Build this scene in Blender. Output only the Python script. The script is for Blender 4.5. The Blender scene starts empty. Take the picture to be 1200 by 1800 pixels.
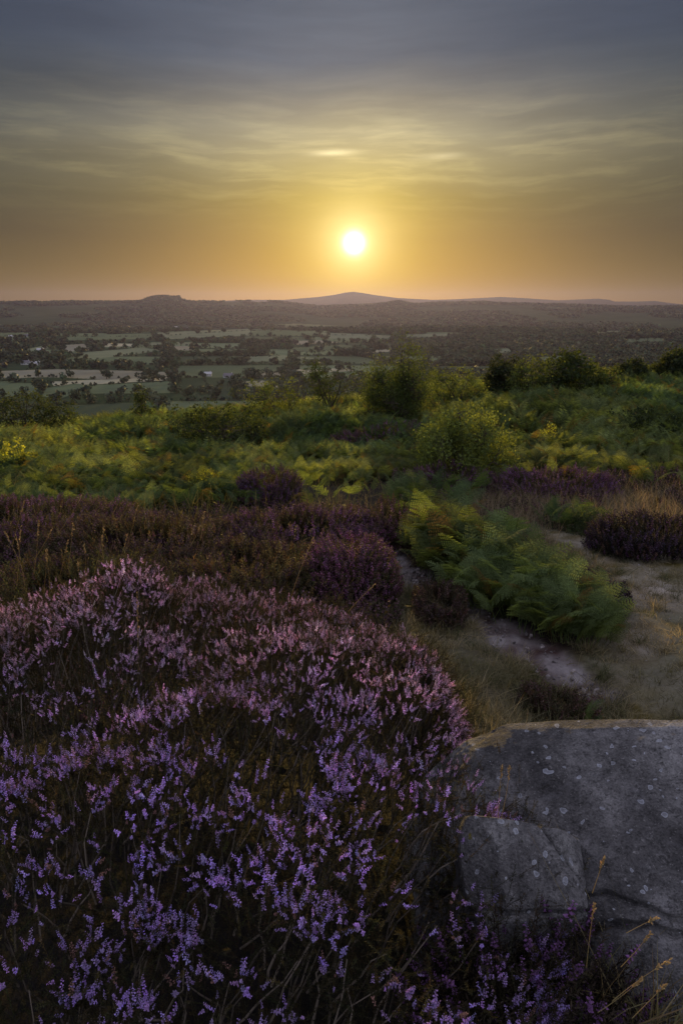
import bpy, math
import numpy as np
from mathutils import Vector

# ------------------------------------------------------------------ camera, world, sun, exposure
S = bpy.context.scene
COL = S.collection
PITCH = math.radians(16.7)
CP, SP = math.cos(PITCH), math.sin(PITCH)
cam_d = bpy.data.cameras.new('camera')
cam = bpy.data.objects.new('camera', cam_d)
COL.objects.link(cam)
cam.location = (0, 0, 0)
cam.rotation_euler = (math.pi/2 - PITCH, 0, 0)
cam_d.sensor_fit = 'VERTICAL'; cam_d.sensor_height = 36; cam_d.sensor_width = 24; cam_d.lens = 24
cam_d.clip_start = 0.02; cam_d.clip_end = 60000
S.camera = cam
S.view_settings.view_transform = 'Standard'
S.view_settings.look = 'None'
S.view_settings.exposure = 0.10
S.view_settings.gamma = 1.0
S.render.engine = 'CYCLES'
cy = S.cycles
cy.use_denoising = True
cy.max_bounces = 5; cy.diffuse_bounces = 2; cy.glossy_bounces = 1; cy.transmission_bounces = 3
cy.transparent_max_bounces = 4; cy.volume_bounces = 0
cy.sample_clamp_indirect = 4.0

SUN_AZ = math.radians(0.98)      # east of +Y
SUN_EL = math.radians(4.8)
SUN = np.array([math.sin(SUN_AZ)*math.cos(SUN_EL), math.cos(SUN_AZ)*math.cos(SUN_EL), math.sin(SUN_EL)])
sl = bpy.data.lights.new('sun', 'SUN'); sl.energy = 5.0; sl.angle = math.radians(0.6); sl.color = (1.0, 0.66, 0.18)
so = bpy.data.objects.new('sun', sl); COL.objects.link(so)
so.rotation_euler = Vector(SUN).to_track_quat('Z', 'Y').to_euler()
so.location = (0, 0, 30)


class NT:
    def __init__(s, tree):
        s.t = tree; s.n = tree.nodes; s.l = tree.links
    def new(s, typ, **kw):
        n = s.n.new(typ)
        for k, v in kw.items():
            setattr(n, k, v)
        return n
    def put(s, sock, v):
        if isinstance(v, bpy.types.NodeSocket): s.l.new(v, sock)
        else: sock.default_value = v
    def math(s, op, a, b=None, c=None, clamp=False):
        n = s.new('ShaderNodeMath', operation=op, use_clamp=clamp)
        s.put(n.inputs[0], a)
        if b is not None: s.put(n.inputs[1], b)
        if c is not None: s.put(n.inputs[2], c)
        return n.outputs[0]
    def mix(s, f, a, b, mode='MIX'):
        n = s.new('ShaderNodeMix', data_type='RGBA', blend_type=mode)
        s.put(n.inputs[0], f)
        s.put(n.inputs[6], a if isinstance(a, bpy.types.NodeSocket) else (*a[:3], 1))
        s.put(n.inputs[7], b if isinstance(b, bpy.types.NodeSocket) else (*b[:3], 1))
        return n.outputs[2]
    def ramp(s, f, pts, interp='LINEAR'):
        n = s.new('ShaderNodeValToRGB'); r = n.color_ramp; r.interpolation = interp
        while len(r.elements) < len(pts): r.elements.new(0.5)
        for e, (p, c) in zip(r.elements, pts):
            e.position = p
            e.color = (*c, 1) if isinstance(c, (tuple, list)) else (c, c, c, 1)
        s.put(n.inputs[0], f)
        return n.outputs[0]
    def noise(s, vec, scale, detail=4, rough=0.55, dist=0.0, out=0):
        n = s.new('ShaderNodeTexNoise')
        if vec is not None: s.l.new(vec, n.inputs['Vector'])
        n.inputs['Scale'].default_value = scale; n.inputs['Detail'].default_value = detail
        n.inputs['Roughness'].default_value = rough; n.inputs['Distortion'].default_value = dist
        return n.outputs[out]
    def comb(s, x, y, z):
        n = s.new('ShaderNodeCombineXYZ')
        for i, v in enumerate((x, y, z)): s.put(n.inputs[i], v)
        return n.outputs[0]


def lin(r, g, b):
    f = lambda c: (c/255/12.92) if c/255 <= 0.04045 else ((c/255+0.055)/1.055)**2.4
    return (f(r), f(g), f(b))


world = bpy.data.worlds.new('World'); S.world = world; world.use_nodes = True
W = NT(world.node_tree); W.n.clear()
tc = W.new('ShaderNodeTexCoord').outputs['Generated']
sep = W.new('ShaderNodeSeparateXYZ'); W.l.new(tc, sep.inputs[0])
dx, dy, dz = sep.outputs
el = W.math('MULTIPLY', W.math('ARCSINE', dz), 180/math.pi)             # degrees
az = W.math('MULTIPLY', W.math('ARCTAN2', dx, dy), 180/math.pi)
daz = W.math('ABSOLUTE', W.math('SUBTRACT', az, 0.98))
# wind-drawn streaks: noise stretched along the horizon
wob = W.noise(W.comb(W.math('MULTIPLY', az, 0.06), W.math('MULTIPLY', el, 0.10), 3.0), 1.0, 3)
elw = W.math('ADD', el, W.math('MULTIPLY', W.math('SUBTRACT', wob, 0.5), 2.2))
st1 = W.noise(W.comb(W.math('MULTIPLY', az, 0.045), W.math('MULTIPLY', elw, 0.42), 1.7), 1.0, 6, 0.6, 0.1)
st2 = W.noise(W.comb(W.math('MULTIPLY', az, 0.13), W.math('MULTIPLY', elw, 1.05), 8.1), 1.0, 5, 0.6, 0.12)
E0, E1 = 0.0, 26.0
te = W.math('DIVIDE', elw, E1, clamp=True)
te0 = W.math('DIVIDE', el, E1, clamp=True)
tt = W.mix(W.math('DIVIDE', el, 9.0, clamp=True), te0, te)
def ept(lst): return [(e/E1, lin(*c)) for e, c in lst]
side = W.ramp(tt, ept([(0, (116, 95, 22)), (1.6, (106, 88, 30)), (3.4, (90, 78, 42)), (5.4, (78, 71, 50)), (8.4, (82, 80, 64)),
                       (10.8, (96, 94, 80)), (12.6, (84, 87, 84)), (15.2, (66, 74, 82)), (18, (62, 71, 86)), (26, (68, 78, 96))]))
cen = W.ramp(tt, ept([(0, (204, 144, 8)), (2.5, (194, 146, 24)), (5, (180, 142, 62)), (7.9, (168, 144, 78)), (9.9, (178, 162, 112)),
                      (12.3, (178, 168, 138)), (13.9, (150, 144, 130)), (15.3, (124, 124, 124)), (17, (98, 105, 118)), (26, (90, 98, 114))]))
g = W.math('DIVIDE', daz, 15.5)
gz = W.math('EXPONENT', W.math('MULTIPLY', W.math('MULTIPLY', g, g), -1.0))
base = W.mix(gz, side, cen)
# streak contrast
lum = W.math('ADD', 0.56, W.math('MULTIPLY', st1, 0.62))
lum = W.math('ADD', lum, W.math('MULTIPLY', st2, 0.22))
lowfade = W.math('DIVIDE', W.math('SUBTRACT', el, 4.5), 5.0, clamp=True)
lumm = W.math('ADD', 1.0, W.math('MULTIPLY', W.math('SUBTRACT', lum, 1.0), lowfade))
base = W.mix(1.0, base, W.comb(lumm, lumm, lumm), 'MULTIPLY')
# thin bright bands where the streak noise peaks, lit by the low sun
pk = W.ramp(st2, [(0.0, 0.0), (0.48, 0.0), (0.85, 1.0)])
band = W.math('MULTIPLY', pk, W.math('EXPONENT', W.math('MULTIPLY', W.math('POWER', W.math('DIVIDE', W.math('SUBTRACT', el, 10.6), 3.2), 2.0), -1.0)))
bandc = W.mix(1.0, lin(150, 138, 92), W.comb(band, band, band), 'MULTIPLY')
bandc = W.mix(1.0, bandc, W.mix(gz, (0.30, 0.30, 0.26), (1.0, 1.0, 1.0)), 'MULTIPLY')
base = W.mix(0.9, base, bandc, 'ADD')
# two small bright cloud slivers above the sun
for (a0, e0, wa, we, k) in ((-0.65, 11.05, 1.55, 0.20, 0.42), (7.6, 10.75, 1.5, 0.20, 0.22)):
    ex = W.math('POWER', W.math('DIVIDE', W.math('SUBTRACT', az, a0), wa), 2.0)
    ey = W.math('POWER', W.math('DIVIDE', W.math('SUBTRACT', W.math('SUBTRACT', el, e0), W.math('MULTIPLY', W.math('SUBTRACT', az, a0), 0.035)), we), 2.0)
    gl = W.math('MULTIPLY', W.math('EXPONENT', W.math('MULTIPLY', W.math('ADD', ex, ey), -1.0)), k)
    gl = W.math('MULTIPLY', gl, W.math('ADD', 0.35, W.math('MULTIPLY', st2, 1.3)))
    base = W.mix(1.0, base, W.mix(1.0, (1.0, 0.86, 0.52), W.comb(gl, gl, gl), 'MULTIPLY'), 'ADD')
# the sun and its aureole
dot = W.new('ShaderNodeVectorMath', operation='DOT_PRODUCT')
W.l.new(tc, dot.inputs[0]); dot.inputs[1].default_value = tuple(SUN)
th = W.math('MULTIPLY', W.math('ARCCOSINE', W.math('MINIMUM', dot.outputs['Value'], 1.0)), 180/math.pi)
def aur(w, p, k, colr, src):
    v = W.math('MULTIPLY', W.math('EXPONENT', W.math('MULTIPLY', W.math('POWER', W.math('DIVIDE', th, w), p), -1.0)), k)
    return W.mix(1.0, src, W.mix(1.0, colr, W.comb(v, v, v), 'MULTIPLY'), 'ADD')
base = aur(7.5, 1.6, 0.24, (1.0, 0.66, 0.04), base)
base = aur(3.6, 1.6, 0.40, (1.0, 0.80, 0.16), base)
base = aur(1.9, 1.6, 0.5, (1.0, 0.95, 0.72), base)
base = aur(0.62, 2.0, 3.5, (1.0, 0.98, 0.92), base)
# sky model plus added lilac brightness, above and behind the view, lighting the foreground
sky = W.new('ShaderNodeTexSky', sky_type='NISHITA')
sky.sun_disc = False; sky.sun_elevation = SUN_EL; sky.sun_rotation = SUN_AZ
sky.air_density = 1.4; sky.dust_density = 3.0; sky.ozone_density = 3.0; sky.altitude = 200
skyc = W.mix(1.0, sky.outputs[0], (0.10, 0.10, 0.10), 'MULTIPLY')
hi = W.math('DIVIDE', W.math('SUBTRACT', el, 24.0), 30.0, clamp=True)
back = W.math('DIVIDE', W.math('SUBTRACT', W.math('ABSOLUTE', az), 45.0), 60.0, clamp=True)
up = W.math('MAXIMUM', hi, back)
high = W.mix(1.0, (0.56, 0.54, 0.68), skyc, 'ADD')                 # even lilac brightness added out of view to light the foreground
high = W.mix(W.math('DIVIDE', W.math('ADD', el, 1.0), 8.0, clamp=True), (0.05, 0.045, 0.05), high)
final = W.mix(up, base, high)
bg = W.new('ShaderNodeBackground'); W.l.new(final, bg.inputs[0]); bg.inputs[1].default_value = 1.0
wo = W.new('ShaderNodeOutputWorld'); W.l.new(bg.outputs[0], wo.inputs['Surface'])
world.cycles.sampling_method = 'MANUAL'; world.cycles.sample_map_resolution = 512

# ------------------------------------------------------------------ numeric helpers
RNG = np.random.default_rng(7)
def hash2(ix, iy, seed):
    h = (ix.astype(np.int64)*374761393 + iy.astype(np.int64)*668265263 + seed*974634777) & 0xffffffff
    h = ((h ^ (h >> 13))*1274126177) & 0xffffffff
    return ((h ^ (h >> 16)) & 0xffffff)/float(0xffffff)
def vnoise(x, y, seed=0):
    ix, iy = np.floor(x), np.floor(y); fx, fy = x-ix, y-iy
    fx = fx*fx*fx*(fx*(fx*6-15)+10); fy = fy*fy*fy*(fy*(fy*6-15)+10)
    a, b = hash2(ix, iy, seed), hash2(ix+1, iy, seed); c, d = hash2(ix, iy+1, seed), hash2(ix+1, iy+1, seed)
    return (a*(1-fx)+b*fx)*(1-fy)+(c*(1-fx)+d*fx)*fy
def fbm(x, y, oct=4, seed=0, gain=0.5):
    s, a, t = 0, 1.0, 0
    for o in range(oct):
        s = s + a*vnoise(x*2**o+o*17.3, y*2**o-o*9.1, seed+o); t += a; a *= gain
    return s/t-0.5
def hash3(ix, iy, iz, seed): return hash2(ix+iz*7919.0, iy-iz*104729.0, seed)
def vnoise3(x, y, z, seed=0):
    iz = np.floor(z); fz = z-iz; fz = fz*fz*(3-2*fz)
    ix, iy = np.floor(x), np.floor(y); fx, fy = x-ix, y-iy
    fx = fx*fx*(3-2*fx); fy = fy*fy*(3-2*fy)
    r = []
    for k in (0, 1):
        a, b = hash3(ix, iy, iz+k, seed), hash3(ix+1, iy, iz+k, seed)
        c, d = hash3(ix, iy+1, iz+k, seed), hash3(ix+1, iy+1, iz+k, seed)
        r.append((a*(1-fx)+b*fx)*(1-fy)+(c*(1-fx)+d*fx)*fy)
    return r[0]*(1-fz)+r[1]*fz
def fbm3(P, sc, oct=4, seed=0, gain=0.5):
    s, a, t = 0, 1.0, 0
    for o in range(oct):
        q = P*sc*2**o
        s = s + a*vnoise3(q[..., 0]+o*5.1, q[..., 1]+o*3.3, q[..., 2]-o*7.7, seed+o); t += a; a *= gain
    return s/t-0.5
def sstep(a, b, x):
    t = np.clip((x-a)/(b-a), 0, 1); return t*t*(3-2*t)
def proj(x, y, z):
    depth = y*CP - z*SP; up_ = y*SP + z*CP
    depth = np.where(depth > 1e-3, depth, 1e-3)
    return 600+1200*x/depth, 900-1200*up_/depth
def ray(u, v):
    xc, yc = (u-600)/1200, (900-v)/1200
    return np.array([xc, CP+yc*SP, -SP+yc*CP])
def at_z(u, v, z):
    d = ray(u, v); t = z/d[2]; return d*t
def at_y(u, v, y):
    d = ray(u, v); return d*(y/d[1])
def inpoly(u, v, poly):
    r = np.zeros(np.shape(u), bool); n = len(poly)
    for i in range(n):
        x1, y1 = poly[i]; x2, y2 = poly[(i+1) % n]
        if y1 == y2: continue
        c = ((y1 > v) != (y2 > v)) & (u < (x2-x1)*(v-y1)/(y2-y1)+x1)
        r ^= c
    return r
def edge_dist(u, v, poly, closed=True, vs=1.0):
    d = np.full(np.shape(u), 1e9); n = len(poly)
    for i in range(n if closed else n-1):
        x1, y1 = poly[i]; x2, y2 = poly[(i+1) % n]
        ex, ey = x2-x1, (y2-y1)*vs
        t = np.clip(((u-x1)*ex+(v-y1)*vs*ey)/(ex*ex+ey*ey+1e-9), 0, 1)
        d = np.minimum(d, np.hypot(u-x1-t*ex, (v-y1)*vs-t*ey))
    return d

# ------------------------------------------------------------------ the land
PY = np.array([-40, -5, 0, 1.5, 3, 4.5, 7, 10, 15, 22, 28, 34, 42, 60, 100, 200, 350, 500, 700, 40000.])
PZ = np.array([-2.2, -1.75, -1.65, -1.85, -2.12, -2.28, -2.42, -2.62, -3.0, -3.7, -4.5, -5.8, -8.5, -16, -30, -52, -66, -73, -76, -76.])
N_CREST = [(-400, 534), (0, 533), (60, 530), (75, 531), (200, 532), (246, 531.5), (254, 529), (263, 525), (275, 522.5), (295, 522), (303, 524.5), (313, 523), (324, 529), (340, 530.5), (400, 530), (480, 531), (560, 540), (650, 537), (700, 531), (730, 536),
           (770, 533), (850, 532), (1000, 537), (1100, 541), (1200, 540), (1600, 538)]
F_CREST = [(-400, 533), (240, 534), (252, 530), (262, 525), (275, 522.5), (295, 522), (303, 524.5), (313, 523), (323, 528), (380, 529), (440, 527),
           (500, 527), (560, 522), (590, 518), (606, 514.5), (620, 513), (636, 515), (660, 519), (700, 524), (760, 527), (800, 526), (880, 522),
           (920, 524), (980, 528), (1050, 525), (1070, 527), (1080, 530), (1120, 530), (1150, 529), (1180, 533), (1200, 535), (1600, 536)]
def crest(az, lst):
    us = np.array([p[0] for p in lst], float); vs = np.array([p[1] for p in lst], float)
    xc = (us-600)/1200; yc = (900-vs)/1200
    dyy = CP+yc*SP; a = np.arctan2(xc, dyy); e = (-SP+yc*CP)/np.hypot(xc, dyy)
    return np.interp(az, a, e)
def land(x, y):
    x = np.asarray(x, float); y = np.asarray(y, float)
    r = np.hypot(x, y); a = np.arctan2(x, y)
    yy = np.where(r < 60, y, r)
    w = sstep(30, 60, r)
    q = y*(1-w)+r*w
    z = np.interp(q, PY, PZ)
    # smooth the polyline a little
    z = 0.5*z+0.25*np.interp(q*1.06+0.1, PY, PZ)+0.25*np.interp(q*0.94-0.1, PY, PZ)
    z = z + np.clip(x, -30, 30)*0.048*sstep(7, 24, y)*(1-sstep(60, 200, r))
    z = z + 0.42*sstep(15, 23, y)*(1-sstep(30, 60, y))*np.exp(-((x+1.5)/9.0)**2)
    z = z + np.clip(x-1, 0, 16)*0.082*sstep(9, 24, y)*(1-sstep(50, 120, r))
    z = z + 0.62*fbm(x*0.24, y*0.24, 3, 5)*sstep(8, 14, y)*(1-sstep(100, 300, r))
    z = z + 0.10*fbm(x*0.9, y*0.9, 3, 9)*(1-sstep(60, 100, r))
    z = z + 0.03*fbm(x*4.5, y*4.5, 3, 11)*(1-sstep(12, 20, r))+0.05*fbm(x*1.9, y*3.4, 3, 12)*(1-sstep(12, 20, r))
    # bank under the near heather, falling to the trail
    z = z + 0.30*np.exp(-((x+0.9)/1.25)**4-((y-1.1)/1.7)**4)
    z = z + 0.22*np.exp(-((x+0.1)/0.8)**2-((y-3.5)/0.9)**2)
    z = z - 0.10*np.exp(-((x-1.5)/0.6)**2-((y-3.6)/0.9)**2)
    # valley swells and the two lines of hills
    far = sstep(300, 900, r)
    z = z + far*(1-sstep(2500, 3200, r))*(5*fbm(x/420, y/420, 3, 21))
    z = z + 15*np.exp(-((r-1950)/330)**2)*(0.75+0.8*fbm(a*6, a*0+3, 2, 4))*sstep(-0.5, -0.2, a+0.15)
    n = crest(a, N_CREST)*5200
    s = sstep(2500, 5200, r)*(1-0.75*sstep(5200, 6600, r))
    z = z*(1-s)+n*s*1.0 + 9*fbm(a*14, r/700, 4, 31)*s*(1-sstep(4700, 5200, r))
    f = crest(a, F_CREST)*9800
    s2 = sstep(7000, 9800, r)*(1-sstep(9800, 13000, r))
    z = z*(1-s2)+f*s2
    return z
def hit(u, v, tmax=60.0):
    d = ray(u, v); ts = np.geomspace(0.3, tmax, 4000)
    P = d[None]*ts[:, None]; m = P[:, 2] < land(P[:, 0], P[:, 1])
    i = int(np.argmax(m)) if m.any() else len(ts)-1
    return P[i]

# ------------------------------------------------------------------ mesh and material helpers
def mk(name, V, F, mat=None, parent=None, col=None, smooth=False, loc=None):
    V = np.ascontiguousarray(V, dtype=np.float32).reshape(-1, 3); F = np.ascontiguousarray(F, dtype=np.int32)
    if loc is not None: V = V-np.asarray(loc, np.float32)
    me = bpy.data.meshes.new(name); n, k = F.shape
    me.vertices.add(len(V)); me.vertices.foreach_set('co', V.ravel())
    me.loops.add(n*k); me.loops.foreach_set('vertex_index', F.ravel())
    me.polygons.add(n); me.polygons.foreach_set('loop_start', np.arange(0, n*k, k, dtype=np.int32))
    me.update(calc_edges=True)
    if smooth: me.polygons.foreach_set('use_smooth', np.ones(n, bool))
    else: me.polygons.foreach_set('use_smooth', np.zeros(n, bool))
    if col is not None:
        c = np.ones((len(V), 4), np.float32); c[:, :3] = np.clip(col, 0, 1)
        at = me.attributes.new('col', 'FLOAT_COLOR', 'POINT'); at.data.foreach_set('color', c.ravel())
    if mat: me.materials.append(mat)
    o = bpy.data.objects.new(name, me); COL.objects.link(o)
    if parent: o.parent = parent
    if loc is not None and not parent: o.location = tuple(float(q) for q in loc)
    return o
def tag(o, label=None, cat=None, group=None, kind=None):
    if label: o['label'] = label
    if cat: o['category'] = cat
    if group: o['group'] = group
    if kind: o['kind'] = kind
    return o
def empty(name, loc, label, cat, group=None):
    o = bpy.data.objects.new(name, None); COL.objects.link(o)
    o.location = tuple(float(q) for q in loc)
    o.empty_display_size = 0.1
    return tag(o, label, cat, group)

class Acc:
    def __init__(s): s.V = []; s.F = []; s.C = []; s.n = 0
    def add(s, V, F, C):
        V = np.asarray(V).reshape(-1, 3); s.V.append(V); s.F.append(np.asarray(F)+s.n)
        C = np.asarray(C, float); s.C.append(np.broadcast_to(C, (len(V), 3)) if C.ndim == 1 else C.reshape(-1, 3)); s.n += len(V)
    def inst(s, T, P, R, sc, tint=None):
        """T = (V, F, C); P (N,3); R (N,3,3); sc (N,) or (N,3); tint (N,3)"""
        V, F, C = T; N = len(P)
        if N == 0: return
        sc = np.asarray(sc, float)
        if sc.ndim == 1: sc = np.repeat(sc[:, None], 3, 1)
        X = np.einsum('nij,nkj->nki', R, V[None]*sc[:, None, :])+P[:, None, :]
        FF = F[None]+(np.arange(N)*len(V))[:, None, None]
        CC = np.broadcast_to(C[None], (N, len(V), 3))
        if tint is not None: CC = CC*tint[:, None, :]
        s.add(X.reshape(-1, 3), FF.reshape(-1, F.shape[1]), CC.reshape(-1, 3))
    def build(s, name, mat, parent=None, smooth=False, loc=None):
        return mk(name, np.concatenate(s.V), np.concatenate(s.F), mat, parent, np.concatenate(s.C), smooth, loc)

def rot_to(D, roll=None, rng=RNG):
    """matrices taking +z to D with a roll about it"""
    D = D/np.linalg.norm(D, axis=1, keepdims=True); N = len(D)
    if roll is None: roll = rng.uniform(0, 2*np.pi, N)
    a = np.where(np.abs(D[:, 2:3]) < 0.95, np.array([[0, 0, 1.]]), np.array([[1., 0, 0]]))
    X = np.cross(a, D); X /= np.linalg.norm(X, axis=1, keepdims=True); Y = np.cross(D, X)
    c, s_ = np.cos(roll)[:, None], np.sin(roll)[:, None]
    return np.stack([X*c+Y*s_, -X*s_+Y*c, D], axis=2)
def rot_z(a, tiltx=None):
    c, s_ = np.cos(a), np.sin(a); Z = np.zeros_like(a); O = np.ones_like(a)
    Rz = np.stack([np.stack([c, -s_, Z], 1), np.stack([s_, c, Z], 1), np.stack([Z, Z, O], 1)], 1)
    if tiltx is None: return Rz
    c, s_ = np.cos(tiltx), np.sin(tiltx)
    Rx = np.stack([np.stack([O, Z, Z], 1), np.stack([Z, c, -s_], 1), np.stack([Z, s_, c], 1)], 1)
    return Rz @ Rx
def tube(pts, rad, sides=5):
    pts = np.asarray(pts, float); rad = np.asarray(rad, float); n = len(pts)
    T = np.gradient(pts, axis=0); T /= np.linalg.norm(T, axis=1, keepdims=True)+1e-9
    a = np.array([0.3, 0.9, 0.1]); X = np.cross(T, a); X /= np.linalg.norm(X, axis=1, keepdims=True)+1e-9; Y = np.cross(T, X)
    ang = np.arange(sides)/sides*2*np.pi
    V = pts[:, None]+rad[:, None, None]*(X[:, None]*np.cos(ang)[None, :, None]+Y[:, None]*np.sin(ang)[None, :, None])
    F = []
    for i in range(n-1):
        for j in range(sides):
            k = (j+1) % sides
            F += [[i*sides+j, i*sides+k, (i+1)*sides+k], [i*sides+j, (i+1)*sides+k, (i+1)*sides+j]]
    return V.reshape(-1, 3), np.array(F)

def material(name):
    m = bpy.data.materials.new(name); m.use_nodes = True
    t = NT(m.node_tree); t.n.clear()
    o = t.new('ShaderNodeOutputMaterial'); return m, t, o
def leaf_mat(name, trans=0.4, rough=0.6, tcol=(1, 1, 1), spec=0.25, hue=True):
    m, t, o = material(name)
    a = t.new('ShaderNodeAttribute', attribute_name='col').outputs['Color']
    if hue:
        geo = t.new('ShaderNodeNewGeometry')
        rnd = geo.outputs['Random Per Island']
        v = t.math('ADD', 0.72, t.math('MULTIPLY', rnd, 0.56))
        a = t.mix(1.0, a, t.comb(v, v, v), 'MULTIPLY')
    p = t.new('ShaderNodeBsdfPrincipled'); t.l.new(a, p.inputs['Base Color']); p.inputs['Roughness'].default_value = rough
    p.inputs['Specular IOR Level'].default_value = spec
    if trans > 0:
        tr = t.new('ShaderNodeBsdfTranslucent'); t.l.new(t.mix(1.0, a, tcol, 'MULTIPLY'), tr.inputs['Color'])
        mx = t.new('ShaderNodeMixShader'); mx.inputs[0].default_value = trans
        t.l.new(p.outputs[0], mx.inputs[1]); t.l.new(tr.outputs[0], mx.inputs[2]); t.l.new(mx.outputs[0], o.inputs['Surface'])
    else: t.l.new(p.outputs[0], o.inputs['Surface'])
    return m
M_BRACKEN = leaf_mat('bracken_leaf', 0.6, 0.75, (1.5, 1.35, 0.5), 0.08)
M_LEAF = leaf_mat('shrub_leaf', 0.55, 0.7, (1.7, 1.5, 0.6))
M_FARLEAF = leaf_mat('valley_leaf', 0.15, 0.7)
M_BARK = leaf_mat('bark', 0.0, 0.85, spec=0.1)
M_HFOL = leaf_mat('heather_foliage', 0.4, 0.7, (1.25, 1.1, 0.6), 0.15)
M_HFLO = leaf_mat('heather_flower', 0.48, 0.6, (1.08, 1.0, 1.2), 0.15)
M_GRASS = leaf_mat('grass_blade', 0.5, 0.6, (1.2, 1.1, 0.8), 0.2)

def ground_mat():
    m, t, o = material('moor_ground')
    a = t.new('ShaderNodeAttribute', attribute_name='col').outputs['Color']
    pos = t.new('ShaderNodeNewGeometry').outputs['Position']
    n1 = t.noise(pos, 3.0, 6, 0.65); n2 = t.noise(pos, 38.0, 5, 0.7); n3 = t.noise(pos, 160.0, 3, 0.7)
    k = t.math('ADD', t.math('MULTIPLY', n1, 0.7), t.math('ADD', t.math('MULTIPLY', n2, 0.8), t.math('MULTIPLY', n3, 0.5)))
    a = t.mix(1.0, a, t.comb(k, k, k), 'MULTIPLY')
    p = t.new('ShaderNodeBsdfPrincipled'); t.l.new(a, p.inputs['Base Color']); p.inputs['Roughness'].default_value = 0.9
    p.inputs['Specular IOR Level'].default_value = 0.1
    b = t.new('ShaderNodeBump'); b.inputs['Strength'].default_value = 0.7; b.inputs['Distance'].default_value = 0.02
    t.l.new(t.math('ADD', n2, t.math('MULTIPLY', n3, 0.5)), b.inputs['Height']); t.l.new(b.outputs[0], p.inputs['Normal'])
    t.l.new(p.outputs[0], o.inputs['Surface']); return m
def valley_mat():
    m, t, o = material('valley_land')
    a = t.new('ShaderNodeAttribute', attribute_name='col').outputs['Color']
    pos = t.new('ShaderNodeNewGeometry').outputs['Position']
    n1 = t.noise(pos, 0.02, 6, 0.65)
    k = t.math('ADD', 0.6, t.math('MULTIPLY', n1, 0.8))
    a = t.mix(1.0, a, t.comb(k, k, k), 'MULTIPLY')
    p = t.new('ShaderNodeBsdfDiffuse'); t.l.new(a, p.inputs['Color'])
    t.l.new(p.outputs[0], o.inputs['Surface']); return m
M_GROUND = ground_mat(); M_VALLEY = valley_mat()

# ------------------------------------------------------------------ near ground: masks from where things lie
TRAIL = [(676, 968), (690, 985), (740, 1020), (800, 1058), (850, 1085), (930, 1140), (1000, 1185), (1060, 1222)]
TRAILW = np.array([0.14, 0.14, 0.16, 0.18, 0.17, 0.18, 0.14, 0.08])
PATH = [(930, 925), (1010, 935), (1100, 950), (1210, 985), (1500, 1000), (1500, 1330), (1240, 1330), (1130, 1275), (1075, 1230), (1010, 1180), (1000, 1130),
        (1070, 1080), (1075, 1020), (1030, 990), (960, 960)]
BANK = [(600, 1030), (670, 985), (700, 1000), (800, 1065), (930, 1150), (1060, 1230), (1200, 1290), (1200, 1330), (700, 1330), (700, 1100)]
TR3 = [hit(*p) for p in TRAIL]
TRXY = [(p[0], p[1]) for p in TR3]
PATHXY = [tuple(hit(*p, 30)[:2]) for p in PATH]
BANKXY = [tuple(hit(*p, 30)[:2]) for p in BANK]
def masks(x, y):
    wob = 0.30*fbm(x*3.4, y*3.4, 5, 77, 0.6)
    d = np.full(np.shape(x), 1e9)
    for i in range(len(TRXY)-1):
        (x1, y1), (x2, y2) = TRXY[i], TRXY[i+1]; ex, ey = x2-x1, y2-y1
        t = np.clip(((x-x1)*ex+(y-y1)*ey)/(ex*ex+ey*ey), 0, 1)
        d = np.minimum(d, np.hypot(x-x1-t*ex, y-y1-t*ey)-(TRAILW[i]*(1-t)+TRAILW[i+1]*t))
    trail = 1-sstep(-0.05, 0.06, d+wob*0.9)
    dp = edge_dist(x, y, PATHXY); dp = np.where(inpoly(x, y, PATHXY), -dp, dp)
    path = 1-sstep(-0.15, 0.15, dp+wob*1.6)
    db = edge_dist(x, y, BANKXY); db = np.where(inpoly(x, y, BANKXY), -db, db)
    bank = (1-sstep(-0.1, 0.2, db+wob))*(1-trail)*(1-path)
    return trail, path, bank

azf = np.radians(np.arange(-42, 42.01, 0.16)); azc = np.radians(np.arange(43.5, 316.6, 1.5))
AZ = np.concatenate([azf, azc])
def polar(rs, name, mat, colfn, closed=True, az=AZ):
    A, R_ = np.meshgrid(az, rs); X, Y = R_*np.sin(A), R_*np.cos(A)
    Z = land(X, Y); nr, na = A.shape
    i, j = np.meshgrid(np.arange(nr-1), np.arange(na if closed else na-1), indexing='ij'); k = (j+1) % na
    F = np.stack([i*na+j, (i+1)*na+j, (i+1)*na+k, i*na+k], -1).reshape(-1, 4)
    return X, Y, Z, F
def near_cols(X, Y):
    trail, path, bank = masks(X, Y)
    n = fbm(X*1.5, Y*1.5, 4, 40)[..., None]; n2 = fbm(X*7, Y*7, 3, 41)[..., None]
    base = np.array([0.030, 0.025, 0.018])+0.04*n*np.array([0.6, 1.0, 0.4])
    dry = np.array([0.10, 0.085, 0.05])+0.10*n+0.05*n2
    turf = np.array([0.20, 0.17, 0.115])+0.22*n*np.array([1, 0.8, 0.8])+0.22*n2
    turf = turf*(1-0.5*sstep(0.0, 0.25, fbm(X*0.9, Y*0.9, 3, 44))[..., None]*np.array([0.85, 0.8, 0.95]))
    grit = np.array([0.21, 0.18, 0.175])+0.34*n2+0.20*n
    bush_shade = np.exp(-((X+0.96)/1.45)**6-((Y-1.2)/1.55)**6)[..., None]      # peaty ground blackened beneath the bush, its shade put into the colour
    bank = bank*(1-bush_shade[..., 0]); base = base*(1-bush_shade)+np.array([0.013, 0.011, 0.009])*bush_shade
    C = base*(1-bank[..., None])+dry*bank[..., None]
    C = C*(1-path[..., None])+turf*path[..., None]
    C = C*(1-trail[..., None])+grit*trail[..., None]
    return np.clip(C, 0.01, 0.6), trail, path
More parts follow.
